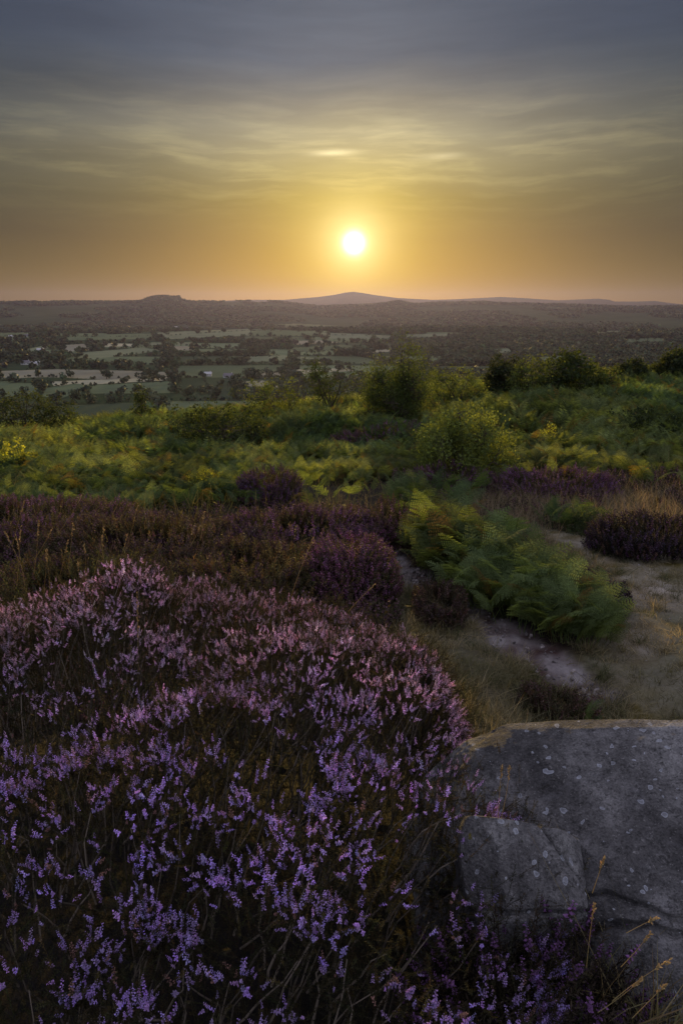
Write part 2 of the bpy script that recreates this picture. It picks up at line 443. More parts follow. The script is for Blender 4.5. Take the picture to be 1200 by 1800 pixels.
rs = np.concatenate([[0.02, 0.15], np.geomspace(0.3, 160, 900)])
X, Y, Z, F = polar(rs, 'moor', M_GROUND, None)
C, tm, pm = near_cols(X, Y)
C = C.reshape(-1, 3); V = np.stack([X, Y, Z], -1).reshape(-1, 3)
V[:, 2] += (0.014*fbm(V[:, 0]*22, V[:, 1]*22, 3, 3)+0.035*fbm(V[:, 0]*6+0.6*V[:, 1], V[:, 1]*11, 3, 4)-0.03*tm.ravel())*(1-sstep(8, 12, np.hypot(V[:, 0], V[:, 1])))
fm = tm.ravel()[F].mean(1) > 0.5; fp = (pm.ravel()[F].mean(1) > 0.5) & ~fm
def split(mask, name, col=True):
    f = F[mask]; u, inv = np.unique(f, return_inverse=True)
    return mk(name, V[u], inv.reshape(f.shape), M_GROUND, None, C[u], True)
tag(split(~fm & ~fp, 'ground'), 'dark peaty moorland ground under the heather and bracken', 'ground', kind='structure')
tag(split(fp, 'path'), 'wide trampled turf path at the right', 'path', kind='structure')
tag(split(fm, 'narrow_path'), 'narrow gritty trail worn between heather and bracken', 'path', kind='structure')

# ------------------------------------------------------------------ valley and hills
G_, T_, ST, PG = (0.105, 0.13, 0.07), (0.22, 0.205, 0.14), (0.31, 0.29, 0.19), (0.15, 0.17, 0.10)
FIELDS = [
    ([(0, 652), (100, 649), (250, 652), (312, 655), (304, 663), (180, 667), (90, 663), (0, 665)], T_),
    ([(90, 671), (150, 668), (300, 663), (300, 668), (160, 676), (95, 678)], ST),
    ([(-60, 676), (60, 673), (72, 690), (20, 697), (-60, 697)], G_),
    ([(75, 684), (130, 674), (160, 677), (110, 700), (75, 697)], G_),
    ([(165, 677), (300, 670), (312, 691), (150, 692)], G_),
    ([(40, 615), (100, 603), (108, 606), (60, 620)], PG), ([(105, 607), (155, 604), (162, 615), (110, 619)], T_),
    ([(183, 603), (240, 605), (240, 609), (185, 609.5)], ST), ([(115, 621), (165, 618), (250, 611), (290, 616), (160, 632), (130, 628)], PG),
    ([(250, 602), (340, 601), (338, 606), (252, 607)], PG), ([(300, 609), (338, 608), (336, 616), (300, 615)], T_),
    ([(115, 589), (270, 586), (270, 596), (120, 598)], G_), ([(272, 585), (360, 581), (440, 578), (440, 590), (300, 596)], PG),
    ([(442, 578), (560, 583), (560, 591), (442, 590)], G_), ([(562, 584), (690, 590), (690, 596), (562, 595)], PG),
    ([(430, 627), (500, 624), (560, 630), (500, 634), (435, 636)], PG), ([(500, 650), (618, 647), (622, 652), (560, 655), (500, 659)], ST),
    ([(440, 656), (498, 652), (498, 660), (442, 664)], T_), ([(420, 671), (462, 669), (502, 677), (470, 685), (430, 677)], T_),
    ([(650, 615), (688, 614), (690, 618), (652, 620)], ST), ([(700, 588), (790, 587), (800, 591), (720, 595)], PG),
    ([(860, 614), (890, 612), (912, 618), (870, 621)], PG), ([(1035, 648), (1080, 645), (1100, 653), (1050, 658)], G_),
    ([(-40, 586), (60, 584), (60, 589), (-40, 592)], G_), ([(500, 612), (600, 606), (640, 610), (540, 619)], G_),
    ([(500, 600), (560, 598), (600, 602), (520, 606)], T_), ([(1090, 596), (1160, 594), (1180, 599), (1100, 602)], G_),
    ([(940, 628), (1010, 624), (1030, 630), (950, 634)], G_), ([(1020, 583), (1090, 581), (1100, 584), (1030, 586)], PG),
    ([(440, 572), (520, 569), (600, 573), (500, 576)], G_), ([(1020, 568), (1080, 566), (1100, 569), (1030, 571)], G_),
]
def cells(X, Y):
    r = np.hypot(X, Y); az_ = np.arctan2(X, Y)
    sx = np.where(r < 2300, 150, 330); sy = np.where(r < 2300, 190, 420)
    cx, cy_ = X/sx+0.7*fbm(X/500, Y/500, 2, 61)+0.3*Y/sy, Y/sy+0.7*fbm(X/500, Y/500, 2, 62)
    h = hash2(np.floor(cx), np.floor(cy_), 5); hv = hash2(np.floor(cx), np.floor(cy_), 6)
    fx, fy = cx-np.floor(cx), cy_-np.floor(cy_)
    wood_ = fbm(X/420, Y/420, 3, 63)
    ins = (h > 0.30+0.35*(r > 2300)+0.30*(r > 3100)+0.45*sstep(0.02, 0.2, az_)+1.2*np.clip(wood_, 0, 1)) & (fx > 0.05) & (fx < 0.95) & (fy > 0.07) & (fy < 0.93) & (r > 400) & (r < 5150)
    return ins, hv
def valley_cols(X, Y, Z):
    u, v = proj(X, Y, Z); r = np.hypot(X, Y)
    n = fbm(X/90, Y/90, 4, 60)[..., None]
    C = np.array([0.040, 0.055, 0.028])+0.025*n
    # heath and rough pasture patches on the hill sides
    ins, hv = cells(X, Y)
    fc = np.array(G_)*(0.5+0.9*hv[..., None])*(1-0.6*sstep(2200, 2800, r))[..., None]
    C = C
    C = np.where(ins[..., None], fc, C)
    front = Y > 100
    for poly, c in FIELDS:
        m = inpoly(u, v, poly) & front & (r > 250) & (r < 5150)
        c = np.array(c)*(1+0.35*n)
        C = np.where(m[..., None], c, C)
    C = np.where((r > 7000)[..., None], np.array([0.05, 0.055, 0.035])+0.03*n, C)
    return np.clip(C, 0.01, 0.6)
azv = np.radians(np.arange(-30, 30.001, 0.07)); AZV = np.concatenate([azv, np.radians(np.arange(32, 329, 3.0))])
def far_sheet(rs, name, label):
    global V, C, F
    A, R_ = np.meshgrid(AZV, rs); X, Y = R_*np.sin(A), R_*np.cos(A); Z = land(X, Y)
    nr, na = A.shape
    i, j = np.meshgrid(np.arange(nr-1), np.arange(na), indexing='ij'); k = (j+1) % na
    FF = np.stack([i*na+j, (i+1)*na+j, (i+1)*na+k, i*na+k], -1).reshape(-1, 4)
    o = mk(name, np.stack([X, Y, Z], -1).reshape(-1, 3), FF, M_VALLEY, None, valley_cols(X, Y, Z).reshape(-1, 3), True)
    return tag(o, label, 'land', kind='structure')
far_sheet(np.geomspace(158, 2600, 640), 'valley', 'patchwork farmland on the valley floor')
far_sheet(np.linspace(2600, 6600, 150), 'hills', 'long wooded ridge closing the valley')
far_sheet(np.linspace(6600, 12000, 80), 'distant_hills', 'far hills with a low peak under the sun')

# valley trees -------------------------------------------------------------------
def crown_template(nl, seed, lumps=5, flat=0.8, leaf=0.16):
    g = np.random.default_rng(seed)
    cen_ = g.normal(0, 0.26, (lumps, 3)); cen_[:, 2] = np.abs(cen_[:, 2])*0.9+0.48; rr = g.uniform(0.24, 0.38, lumps)
    idx = g.integers(0, lumps, nl); d = g.normal(size=(nl, 3)); d /= np.linalg.norm(d, axis=1)[:, None]
    P = cen_[idx]+d*rr[idx][:, None]*g.uniform(0.75, 1.05, (nl, 1)); P[:, 2] = np.clip(P[:, 2], 0.08, None)
    a = g.normal(size=(nl, 3)); a /= np.linalg.norm(a, axis=1)[:, None]; b = np.cross(a, d); b /= np.linalg.norm(b, axis=1)[:, None]
    s_ = leaf*g.uniform(0.7, 1.3, (nl, 1))
    V = np.stack([P-a*s_, P+a*s_*0.6-b*s_, P+a*s_*0.6+b*s_], 1).reshape(-1, 3)
    F = np.arange(nl*3).reshape(-1, 3)
    shade = np.repeat(g.uniform(0.65, 1.35, nl), 3)[:, None]
    return V, F, np.ones((nl*3, 3))*shade
CT = [crown_template(150, 300+i, 5+i % 3, leaf=0.13) for i in range(5)]
CTS = [crown_template(46, 400+i, 4, leaf=0.22) for i in range(5)]
gv = np.random.default_rng(99)
def in_field(x, y, z, grow=0.0):
    u, v = proj(x, y, z); r = np.zeros(np.shape(x), bool)
    for poly, c in FIELDS: r |= inpoly(u, v, poly)
    return r
def clear(x, y, z, h):
    return ~(cells(x, y)[0] | in_field(x, y, z) | in_field(x, y, z+h*0.45) | in_field(x, y, z+h*0.8))
pts = []
# woods: dense scatter outside the fields, thinned in places
N0 = 40000
rr_ = np.sqrt(gv.uniform(430**2, 2500**2, N0)); aa = np.radians(gv.uniform(-28.5, 28.5, N0))
x, y = rr_*np.sin(aa), rr_*np.cos(aa); z = land(x, y)
wood = fbm(x/170, y/170, 3, 71)+0.02+0.20*sstep(0.05, 0.25, aa)-0.10*sstep(0.0, -0.2, aa)
hh_ = gv.uniform(6, 11.5, N0)*(0.8+0.9*np.clip(fbm(x/60, y/60, 2, 74)+0.25, 0, 1))
keep = clear(x, y, z, hh_) & (gv.uniform(0, 1, N0) < np.clip(0.5+wood*3.0, 0.15, 0.95))
pts.append(np.stack([x, y, z, hh_], 1)[keep])
# hedgerow trees along the field edges
for poly, c in FIELDS:
    n = len(poly)
    for i in range(n):
        p1, p2 = np.array(poly[i], float), np.array(poly[(i+1) % n], float)
        A_ = at_z(*p1, -75); B_ = at_z(*p2, -75)
        if A_[1] < 0 or A_[1] > 2400 or B_[1] > 2400: continue
        L = np.linalg.norm(A_-B_); m = int(L/9)
        t = gv.uniform(0, 1, m); q = A_[None]*(1-t[:, None])+B_[None]*t[:, None]
        q[:, :2] += gv.normal(0, 2.0, (m, 2))
        hh = np.where(gv.uniform(0, 1, m) < 0.16, gv.uniform(6, 11, m), gv.uniform(1.6, 3.0, m))
        pts.append(np.stack([q[:, 0], q[:, 1], land(q[:, 0], q[:, 1]), hh], 1))
N2 = 90000; rr_ = np.sqrt(gv.uniform(430**2, 2350**2, N2)); aa = np.radians(gv.uniform(-28.5, 28.5, N2)); x, y = rr_*np.sin(aa), rr_*np.cos(aa)
i0 = cells(x, y)[0]; e_ = 7.0; near_edge = (cells(x+e_, y)[0] | cells(x-e_, y)[0] | cells(x, y+e_)[0] | cells(x, y-e_)[0]) & ~i0
z = land(x, y); keep = near_edge & ~in_field(x, y, z)
hh_ = np.where(gv.uniform(0, 1, N2) < 0.10, gv.uniform(5, 10, N2), gv.uniform(1.5, 3.2, N2)); pts.append(np.stack([x, y, z, hh_], 1)[keep])
pts = np.concatenate(pts)
# farther slopes: coarser clumps of woodland
N1 = 26000
rr_ = np.sqrt(gv.uniform(2400**2, 5250**2, N1)); aa = np.radians(gv.uniform(-28, 28, N1))
x, y = rr_*np.sin(aa), rr_*np.cos(aa); z = land(x, y); wood = fbm(x/330, y/330, 3, 72)
keep = (wood > -0.03) & ~in_field(x, y, z) & ~cells(x, y)[0]
far_pts = np.stack([x, y, z, gv.uniform(9, 16, N1)], 1)[keep]
# the tree line on the near ridge
t = np.radians(gv.uniform(-27, 27, 700)); x, y = 5200*np.sin(t), 5200*np.cos(t)
kk = fbm(t*40, t*0, 3, 73) > 0.02
far_pts = np.concatenate([far_pts, np.stack([x, y, land(x, y), gv.uniform(5, 11, 700)], 1)[kk]])
d = np.hypot(pts[:, 0], pts[:, 1]); size = pts[:, 3]/d
uu, vv = proj(pts[:, 0], pts[:, 1], pts[:, 2])
vis = (uu > -10) & (uu < 1210) & (vv < 722-0.06*np.clip(uu, 0, 1200)+8)
order = np.argsort(-(size*vis)); near_i = order[:300]; rest_i = order[300:]
def tcol(n): return np.array([0.040, 0.055, 0.026])*gv.uniform(0.6, 1.5, (n, 1))*(1+gv.normal(0, 0.10, (n, 3)))
def up_rot(n): return rot_z(gv.uniform(0, 2*np.pi, n))
protos = []
for i in range(5):
    a = Acc(); a.inst(CT[i], np.zeros((1, 3)), np.eye(3)[None], np.array([[1.0, 1.0, 1.0]]), np.array([[0.042, 0.056, 0.026]]))
    b = Acc(); tv, tf = tube([(0, 0, -0.1), (0.01, 0, 0.2), (0.0, 0.02, 0.55)], [0.045, 0.035, 0.015], 5); b.add(tv, tf, (0.05, 0.04, 0.03))
    protos.append((a, b))
pm_ = None
for n_, idx in enumerate(near_i):
    x, y, z, h = pts[idx]; k = n_ % 5
    if n_ < 5:
        t_ = empty('valley_tree', (x, y, z-0.1*h), 'dark rounded broadleaf tree in the hazy valley woods', 'tree', 'trees of the valley woods and hedgerows')
        cr = protos[k][0].build('crown', M_FARLEAF, t_); tr_ = protos[k][1].build('trunk', M_BARK, t_)
        protos[k] = (t_, cr, tr_)
    else:
        p_, cr, tr_ = protos[k]
        t_ = p_.copy(); COL.objects.link(t_); t_.location = (x, y, z-0.1*h)
        for c_ in (cr, tr_):
            q = c_.copy(); COL.objects.link(q); q.parent = t_
    w = gv.uniform(0.85, 1.25)
    t_.scale = (h*w, h*w, h); t_.rotation_euler = (0, 0, gv.uniform(0, 6.28))
ac = Acc()
for k in range(5):
    s_ = rest_i[k::5]; P = pts[s_]; h = P[:, 3]; n = len(P); w = gv.uniform(0.9, 1.4, n)
    pos = P[:, :3].copy(); pos[:, 2] -= 0.1*h
    ac.inst(CTS[k], pos, up_rot(n), np.stack([h*w, h*w, h], 1), tcol(n))
    P = far_pts[k::5]; h = P[:, 3]; n = len(P); w = gv.uniform(1.2, 2.2, n)
    pos = P[:, :3].copy(); pos[:, 2] -= 0.15*h
    T3 = (CTS[k][0][:60], CTS[k][1][:20], CTS[k][2][:60])
    ac.inst(T3, pos, up_rot(n), np.stack([h*w, h*w, h], 1), tcol(n))
tag(ac.build('woodland', M_FARLEAF), 'dark woods and hedges massed across the valley and far slopes', 'woodland', kind='stuff')

# farm houses --------------------------------------------------------------------
def plain(name, c, rough=0.8):
    m, t, o = material(name); p = t.new('ShaderNodeBsdfPrincipled')
    pos = t.new('ShaderNodeNewGeometry').outputs['Position']; n = t.noise(pos, 0.7, 3)
    k = t.math('ADD', 0.8, t.math('MULTIPLY', n, 0.4)); t.l.new(t.mix(1.0, c, t.comb(k, k, k), 'MULTIPLY'), p.inputs['Base Color'])
    p.inputs['Roughness'].default_value = rough; t.l.new(p.outputs[0], o.inputs['Surface']); return m
M_WALL = plain('rendered_wall', (0.42, 0.41, 0.39)); M_ROOFL = plain('pale_roof', (0.38, 0.37, 0.37), 0.5); M_ROOFD = plain('slate_roof', (0.12, 0.11, 0.12)); M_GLASS = plain('window_dark', (0.04, 0.04, 0.05), 0.3)
def boxf(x0, x1, y0, y1, z0, z1):
    V = np.array([(x, y, z) for x in (x0, x1) for y in (y0, y1) for z in (z0, z1)], float)
    F = np.array([(0, 1, 3, 2), (4, 6, 7, 5), (0, 4, 5, 1), (2, 3, 7, 6), (0, 2, 6, 4), (1, 5, 7, 3)]); return V, F
def house(u, v, L, D_, H, rz, light, label, chimney=True):
    p = at_z(u, v, -75); r = np.hypot(p[0], p[1])
    for _ in range(6):
        zz = float(land(p[0], p[1])); p = at_z(u, v, zz)
    t_ = empty('farm_building', (p[0], p[1], float(land(p[0], p[1]))-0.3), label, 'building', 'buildings scattered in the valley')
    t_.rotation_euler = (0, 0, rz)
    a = Acc(); a.add(*boxf(-L/2, L/2, -D_/2, D_/2, 0, H), (1, 1, 1))
    Vg = np.array([(-L/2, -D_/2, H), (-L/2, D_/2, H), (-L/2, 0, H+D_*0.38), (L/2, -D_/2, H), (L/2, D_/2, H), (L/2, 0, H+D_*0.38)])
    w = a.build('wall', M_WALL, t_)
    mk('gable', Vg, np.array([(0, 1, 2), (5, 4, 3)]), M_WALL, w)
    e = 0.4
    Vr = []; top = H+D_*0.38
    for x_ in (-L/2-e, L/2+e):
        Vr += [(x_, -D_/2-e, H-0.2), (x_, 0, top+0.08), (x_, D_/2+e, H-0.2), (x_, D_/2+e, H), (x_, 0, top+0.3), (x_, -D_/2-e, H)]
    Fr = [(0, 1, 7, 6), (1, 2, 8, 7), (2, 3, 9, 8), (3, 4, 10, 9), (4, 5, 11, 10), (5, 0, 6, 11), (0, 5, 4, 1), (1, 4, 3, 2), (6, 7, 10, 11), (7, 8, 9, 10)]
    rf = mk('roof', np.array(Vr), np.array(Fr), M_ROOFL if light else M_ROOFD, t_)
    if chimney:
        cv, cf = boxf(L/2-1.6, L/2-0.8, -0.45, 0.45, top-0.5, top+1.2); mk('chimney', cv, cf, M_WALL, rf)
    for k in range(3):
        x_ = -L/2+L*(k+0.5)/3; cv, cf = boxf(x_-0.6, x_+0.6, -D_/2-0.05, -D_/2+0.05, H*0.45, H*0.75); mk('window', cv, cf, M_GLASS, t_)
HS = [(366, 661, 11, 7, 4, 0.1, True, 'white shed among trees right of the long tan field'),
      (402, 664, 15, 8, 4, -0.3, False, 'grey roofed farmhouse beside the white shed among the trees'),
      (884, 611, 13, 9, 6, 0.9, True, 'bright white house, left of the white pair in the right woods'),
      (921, 611, 20, 10, 6, 0.1, True, 'broad white house, right of the white pair in the right woods'),
      (852, 604, 12, 8, 5, -0.4, False, 'small pale house left of the bright white pair'),
      (72, 618, 16, 8, 5, 0.3, True, 'long pale farmhouse on the left beside the small pale fields'),
      (20, 594, 12, 8, 5, -0.2, True, 'pale village house at the far left edge of the valley'),
      (47, 592, 12, 8, 5, 0.5, False, 'slate roofed village house on the left, among its pale neighbours'),
      (66, 589, 14, 8, 5, 0.1, True, 'pale village house rightmost of the far left cluster'),
      (46, 641, 16, 8, 5, 0.0, False, 'grey farmhouse on the left just above the long tan field'),
      (64, 642, 14, 8, 4, 0.4, True, 'pale barn right of the grey farmhouse above the tan field'),
      (310, 577, 16, 9, 5, 0.2, True, 'pale farm on the tree line above the broad green fields'),
      (330, 578, 14, 9, 5, -0.3, False, 'dark roofed farmhouse right of the pale farm on the tree line'),
      (1035, 578, 18, 10, 6, 0.1, True, 'tiny pale building far right below the ridge'),
      (760, 606, 11, 8, 5, 0.3, True, 'small white cottage in the woods behind the upright young tree')]
for h in HS: house(h[0], h[1], h[2]*0.72, h[3]*0.72, h[4]*0.75, *h[5:])

# ------------------------------------------------------------------ moor vegetation templates
def frond_template(npin, npinn, seed, arch=1.0, stipe=0.35, detail=2):
    """bracken frond rising along z then arching towards +x; length about 1"""
    g = np.random.default_rng(seed); V = []; F = []
    n = 14; t = np.linspace(0, 1, n); ang = np.pi/2-arch*np.clip((t-0.15)/0.85, 0, 1)**1.15*1.45
    dxx = np.cos(ang); dzz = np.sin(ang); P = np.zeros((n, 3))
    P[1:, 0] = np.cumsum(dxx[:-1])/n; P[1:, 2] = np.cumsum(dzz[:-1])/n
    tv, tf = tube(P, np.linspace(0.008, 0.002, n), 3); V.append(tv); F.append(tf); off = len(tv)
    for i in range(npin):
        s_ = stipe+(1-stipe)*(i+0.3)/npin
        p = np.array([np.interp(s_, t, P[:, k]) for k in range(3)]); a_ = np.interp(s_, t, ang)
        T = np.array([np.cos(a_), 0, np.sin(a_)]); Nn = np.array([-np.sin(a_), 0, np.cos(a_)])
        L = 0.27*(1-(i/npin))**0.85*(0.75+0.25*min(1, (i+1)/2.5))+0.02
        for sd in (-1, 1):
            D = np.array([0, sd, 0])*0.88+T*0.42+Nn*g.uniform(-0.22, 0.05); D /= np.linalg.norm(D)
            Wd = np.cross(Nn, D); Wd /= np.linalg.norm(Wd); m = max(3, int(npinn*L/0.27+1))
            if detail == 0:
                w = L*0.095; b = p+D*L*0.5; V.append(np.array([p, b+Wd*w, p+D*L-Nn*0.06*L, b-Wd*w])); F.append(np.array([[0, 1, 2], [0, 2, 3]])+off); off += 4; continue
            for j in range(m):
                q = p+D*L*(j+0.25)/m - Nn*0.10*L*((j/m)**2); pl = 0.13*L*(1-j/m)**0.7+0.009; pw = L/m*0.36
                for s2 in (-1, 1):
                    E = Wd*s2*0.9+D*0.4; E /= np.linalg.norm(E)
                    if detail == 2:
                        V.append(np.array([q-D*pw, q+E*pl*0.55-D*pw*0.7, q+E*pl, q+D*pw])); F.append(np.array([[0, 1, 2], [0, 2, 3]])+off); off += 4
                    else:
                        V.append(np.array([q-D*pw*1.3, q+E*pl, q+D*pw*1.3])); F.append(np.array([[0, 1, 2]])+off); off += 3
    V = np.concatenate(V); F = np.concatenate(F); return V, F, np.ones_like(V)
FR_N = [frond_template(15, 11, 1+i, arch=[0.8, 1.0, 1.15][i], detail=2) for i in range(3)]
FR_M = [frond_template(13, 7, 11+i, arch=[0.75, 1.0, 1.2][i], detail=1) for i in range(3)]
FR_F = [frond_template(13, 1, 21+i, arch=[0.75, 1.0, 1.2][i], detail=0) for i in range(3)]
gb = np.random.default_rng(5)
def bcol(x, y, n):
    k = np.clip(fbm(x*0.35, y*0.35, 3, 81)*2.2+0.5, 0, 1)[:, None]; k2 = np.clip(fbm(x*1.2, y*1.2, 2, 82)*2+0.5, 0, 1)[:, None]
    c = np.array([0.088, 0.135, 0.060])*(1-k)+np.array([0.150, 0.180, 0.070])*k
    c = c*(0.65+0.7*k2)*gb.uniform(0.7, 1.3, (n, 1))
    br = gb.uniform(0, 1, n) < 0.06
    c[br] = np.array([0.17, 0.12, 0.04])
    return c
def plant_fronds(acc, x, y, L, tmpl, lean=0.0, zoff=0.0):
    n = len(x); z = land(x, y)+zoff; idx = gb.integers(0, 3, n); c = bcol(x, y, n)
    for k in range(3):
        m = idx == k; q = m.sum()
        R_ = rot_z(gb.uniform(0, 2*np.pi, q)) @ rot_to(np.stack([gb.normal(0, 0.22, q), gb.normal(0, 0.22, q), np.ones(q)], 1), np.zeros(q))
        acc.inst(tmpl[k], np.stack([x[m], y[m], z[m]-0.03], 1), R_, L[m], c[m])

# dry grass and shrub exclusion zones (x, y, rx, ry)
SHRUB_SPOTS = []
def bracken_ok(x, y):
    u, v = proj(x, y, land(x, y))
    front = sstep(7.0, 8.0, y+3.4*fbm(x*0.55, y*0.55, 3, 90)+0.10*x)
    dry = np.exp(-((x-3.2)/2.0)**2-((y-8.0)/1.5)**2)
    pathm = masks(x, y)[1]
    k = front*(1-np.clip(dry*2.2, 0, 1))*(1-pathm)
    gap = sstep(-0.17, -0.08, fbm(x*0.5+9, y*0.5, 3, 91))
    return k*(0.12+0.88*gap)
a = Acc()
n = 18000; x = gb.uniform(-9, 9, n); y = gb.uniform(6.2, 13.5, n)
k = (np.abs(x) < y*0.56+0.8) & (gb.uniform(0, 1, n) < bracken_ok(x, y)); x, y = x[k], y[k]
plant_fronds(a, x, y, gb.uniform(0.36, 0.68, len(x))*(0.8+0.6*(fbm(x*0.6, y*0.6, 2, 92)+0.3)), FR_M)
n = 40000; yy_ = 12.5+gb.uniform(0, 1, n)**1.25*26; x = gb.uniform(-1, 1, n)*(yy_*0.56+1); y = yy_
k = gb.uniform(0, 1, n) < bracken_ok(x, y)*0.95; x, y = x[k], y[k]
plant_fronds(a, x, y, gb.uniform(0.42, 0.82, len(x))*(0.8+0.7*(fbm(x*0.4, y*0.4, 2, 93)+0.3)), FR_F)
tag(a.build('bracken', M_BRACKEN), 'sea of green and yellowing bracken covering the moor', 'bracken', kind='stuff')

def bracken_clump(pts_, n, L, label, tm=FR_N):
    """fronds scattered about a polyline of (x, y, radius)"""
    acc = Acc(); pts_ = np.array(pts_, float); s_ = gb.uniform(0, len(pts_)-1.001, n); i = s_.astype(int); f = s_-i
    c = pts_[i]*(1-f[:, None])+pts_[i+1]*f[:, None]; an = gb.uniform(0, 6.28, n); rr = np.sqrt(gb.uniform(0, 1, n))*c[:, 2]
    x, y = c[:, 0]+rr*np.cos(an), c[:, 1]+rr*np.sin(an)
    edge = 1-0.4*rr/c[:, 2]
    plant_fronds(acc, x, y, gb.uniform(L*0.75, L*1.15, n)*edge*(1.28-0.42*s_/(len(pts_)-1)), tm)
    ctr = (pts_[:, 0].mean(), pts_[:, 1].mean()); lo = np.array([ctr[0], ctr[1], float(land(*ctr))])
    o = acc.build('bracken_clump', M_BRACKEN, None, False, lo); return tag(o, label, 'bracken')
bracken_clump([(0.95, 6.3, 0.32), (1.15, 5.6, 0.42), (1.4, 5.1, 0.45), (1.62, 4.7, 0.36), (1.75, 4.5, 0.2)], 600, 0.74, 'large leaning bracken clump between the narrow trail and the turf path')
p = hit(1110, 1180); bracken_clump([(1.95, 3.15, 0.12), (2.0, 3.05, 0.12)], 10, 0.26, 'small bracken sprig at the right behind the boulder top')
bracken_clump([(2.5, 7.6, 0.3), (2.9, 7.8, 0.35)], 45, 0.5, 'low bracken clump in dry grass above the turf path', FR_M)
bracken_clump([(1.36, 3.25, 0.07), (1.42, 3.3, 0.07)], 8, 0.25, 'tiny yellow-green fern just above the boulder')

# ------------------------------------------------------------------ shrubs and young trees
LEAF = (np.array([(0, 0, 0), (0.5, 0.32, 0.08), (1, 0, 0), (0.5, -0.32, 0.08)], float), np.array([(0, 1, 2), (0, 2, 3)]), np.ones((4, 3)))
gs = np.random.default_rng(17)
def shrub(name, u, vb, vt, wpx, y, label, col, leaf=0.05, nl=4000, shape='round', cat='shrub', group=None, lumps=0.35, limbs=9, base_x=None):
    pb, pt = at_y(u, vb, y), at_y(u, vt, y)
    x = pb[0]; zg = float(land(x, y)); H = max(0.3, pt[2]-zg); Wd = wpx/1200*y*1.04*0.5
    t_ = empty(name, (x, y, zg-0.05), label, cat, group)
    # sample tips inside an uneven envelope
    nt = max(60, nl//22); tips = []
    while len(tips) < nt:
        q = gs.uniform(-1, 1, 3); hgt = (q[2]+1)/2
        if shape == 'round': w = math.sqrt(max(0, 1-(abs(hgt-0.48)/0.54)**2.4))
        elif shape == 'plume': w = (0.62+0.38*math.sin(math.pi*min(1, hgt*1.1)))*(1-max(0, hgt-0.55)/0.5)**0.55
        elif shape == 'upright': w = (0.5+0.5*min(1, hgt/0.35))*(1-max(0, hgt-0.42)/0.61)**0.8
        elif shape == 'twisted': w = 0.35+0.65*hgt
        else: w = math.sqrt(max(0, 1-hgt**2.2))
        ang = math.atan2(q[1], q[0]); lump = 1+lumps*math.sin(ang*3+hgt*7+u)*math.cos(hgt*9+ang*2+u)
        rad = math.hypot(q[0], q[1])
        if rad > w*lump: continue
        if rad < 0.45*w and gs.uniform() < 0.5: continue
        nz = float(vnoise3(np.array(q[0]*2.2+u), np.array(q[1]*2.2), np.array(hgt*3.5), 5))
        if nz < (0.58 if shape == 'twisted' else 0.36): continue
        tips.append((q[0]*Wd, q[1]*Wd, hgt*H*(gs.uniform(0.86, 1.02)+(0.14*gs.uniform() if gs.uniform() < 0.2 else 0))))
    tips = np.array(tips)
    # limbs
    br = Acc(); nodes = []
    bk = (0.07, 0.055, 0.04)
    nst = limbs
    for i in range(nst):
        tgt = tips[gs.integers(0, len(tips))]*np.array([0.8, 0.8, 0.9]); b0 = np.array([gs.normal(0, 0.04), gs.normal(0, 0.04), 0]) if shape != 'twisted' else np.array([0, 0, 0.0])
        k = np.linspace(0, 1, 7)[:, None]; c_ = b0*(1-k)+tgt*k; c_[:, :2] *= (k**0.8)*0.6+0.4
        c_ += np.cumsum(gs.normal(0, 0.018*H, c_.shape), 0)*np.minimum(k*3, 1)
        r0 = 0.016*H+0.006; v_, f_ = tube(c_, np.linspace(r0, r0*0.25, 7), 5); br.add(v_, f_, bk); nodes.append(c_[2:])
    v_, f_ = tube([(0, 0, -0.1), (0.01, 0, H*0.08), (0.0, 0.01, H*0.22)], [0.03*H+0.01, 0.025*H+0.008, 0.012*H], 7); br.add(v_, f_, bk)
    nodes = np.concatenate(nodes)
    for tp in tips[::2]:
        dd = np.linalg.norm(nodes-tp, axis=1)+np.maximum(0, nodes[:, 2]-tp[2])*2; b0 = nodes[dd.argmin()]
        m_ = (b0+tp)/2+np.array([0, 0, -0.03*H])+gs.normal(0, 0.02*H, 3); v_, f_ = tube([b0, m_, tp], [0.004*H+0.002, 0.003*H+0.0015, 0.0012*H+0.0008], 3); br.add(v_, f_, bk)
    br.build('trunk', M_BARK, t_)
    n = nl; idx = gs.integers(0, len(tips), n)
    sp = 0.085*H if shape != 'round' else 0.075*H
    P = tips[idx]+gs.normal(0, sp*0.62, (n, 3)); P[:, 2] = np.clip(P[:, 2], 0.02, None)
    D = gs.normal(size=(n, 3)); D[:, 2] += 0.3
    tc_ = np.array(col)[None]*gs.uniform(0.6, 1.4, (len(tips), 1))[idx]*gs.uniform(0.8, 1.25, (n, 1))
    yl = gs.uniform(0, 1, n) < 0.08; tc_[yl] *= np.array([1.4, 1.25, 0.8])
    a_ = Acc(); a_.inst(LEAF, P, rot_to(D, rng=gs), leaf*gs.uniform(0.6, 1.3, n), tc_); a_.build('crown', M_LEAF, t_)
    return t_
DG, MG, YG, LG = (0.034, 0.050, 0.018), (0.07, 0.095, 0.03), (0.20, 0.23, 0.04), (0.115, 0.15, 0.042)
shrub('birch_sapling', 706, 745, 576, 130, 17, 'tall upright feathery young tree standing highest, just below right of the sun', (0.060, 0.085, 0.027), 0.046, 23000, 'upright', 'tree', limbs=30, lumps=0.5)
shrub('willow_shrub', 822, 868, 704, 165, 10.5, 'large rounded yellow-green shrub below right of the tall young tree', LG, 0.038, 24000, 'plume', limbs=30, lumps=0.5)
shrub('hawthorn', 582, 715, 634, 90, 20, 'small twisted dark tree on the skyline below the sun', DG, 0.06, 2200, 'twisted', 'tree', limbs=7)
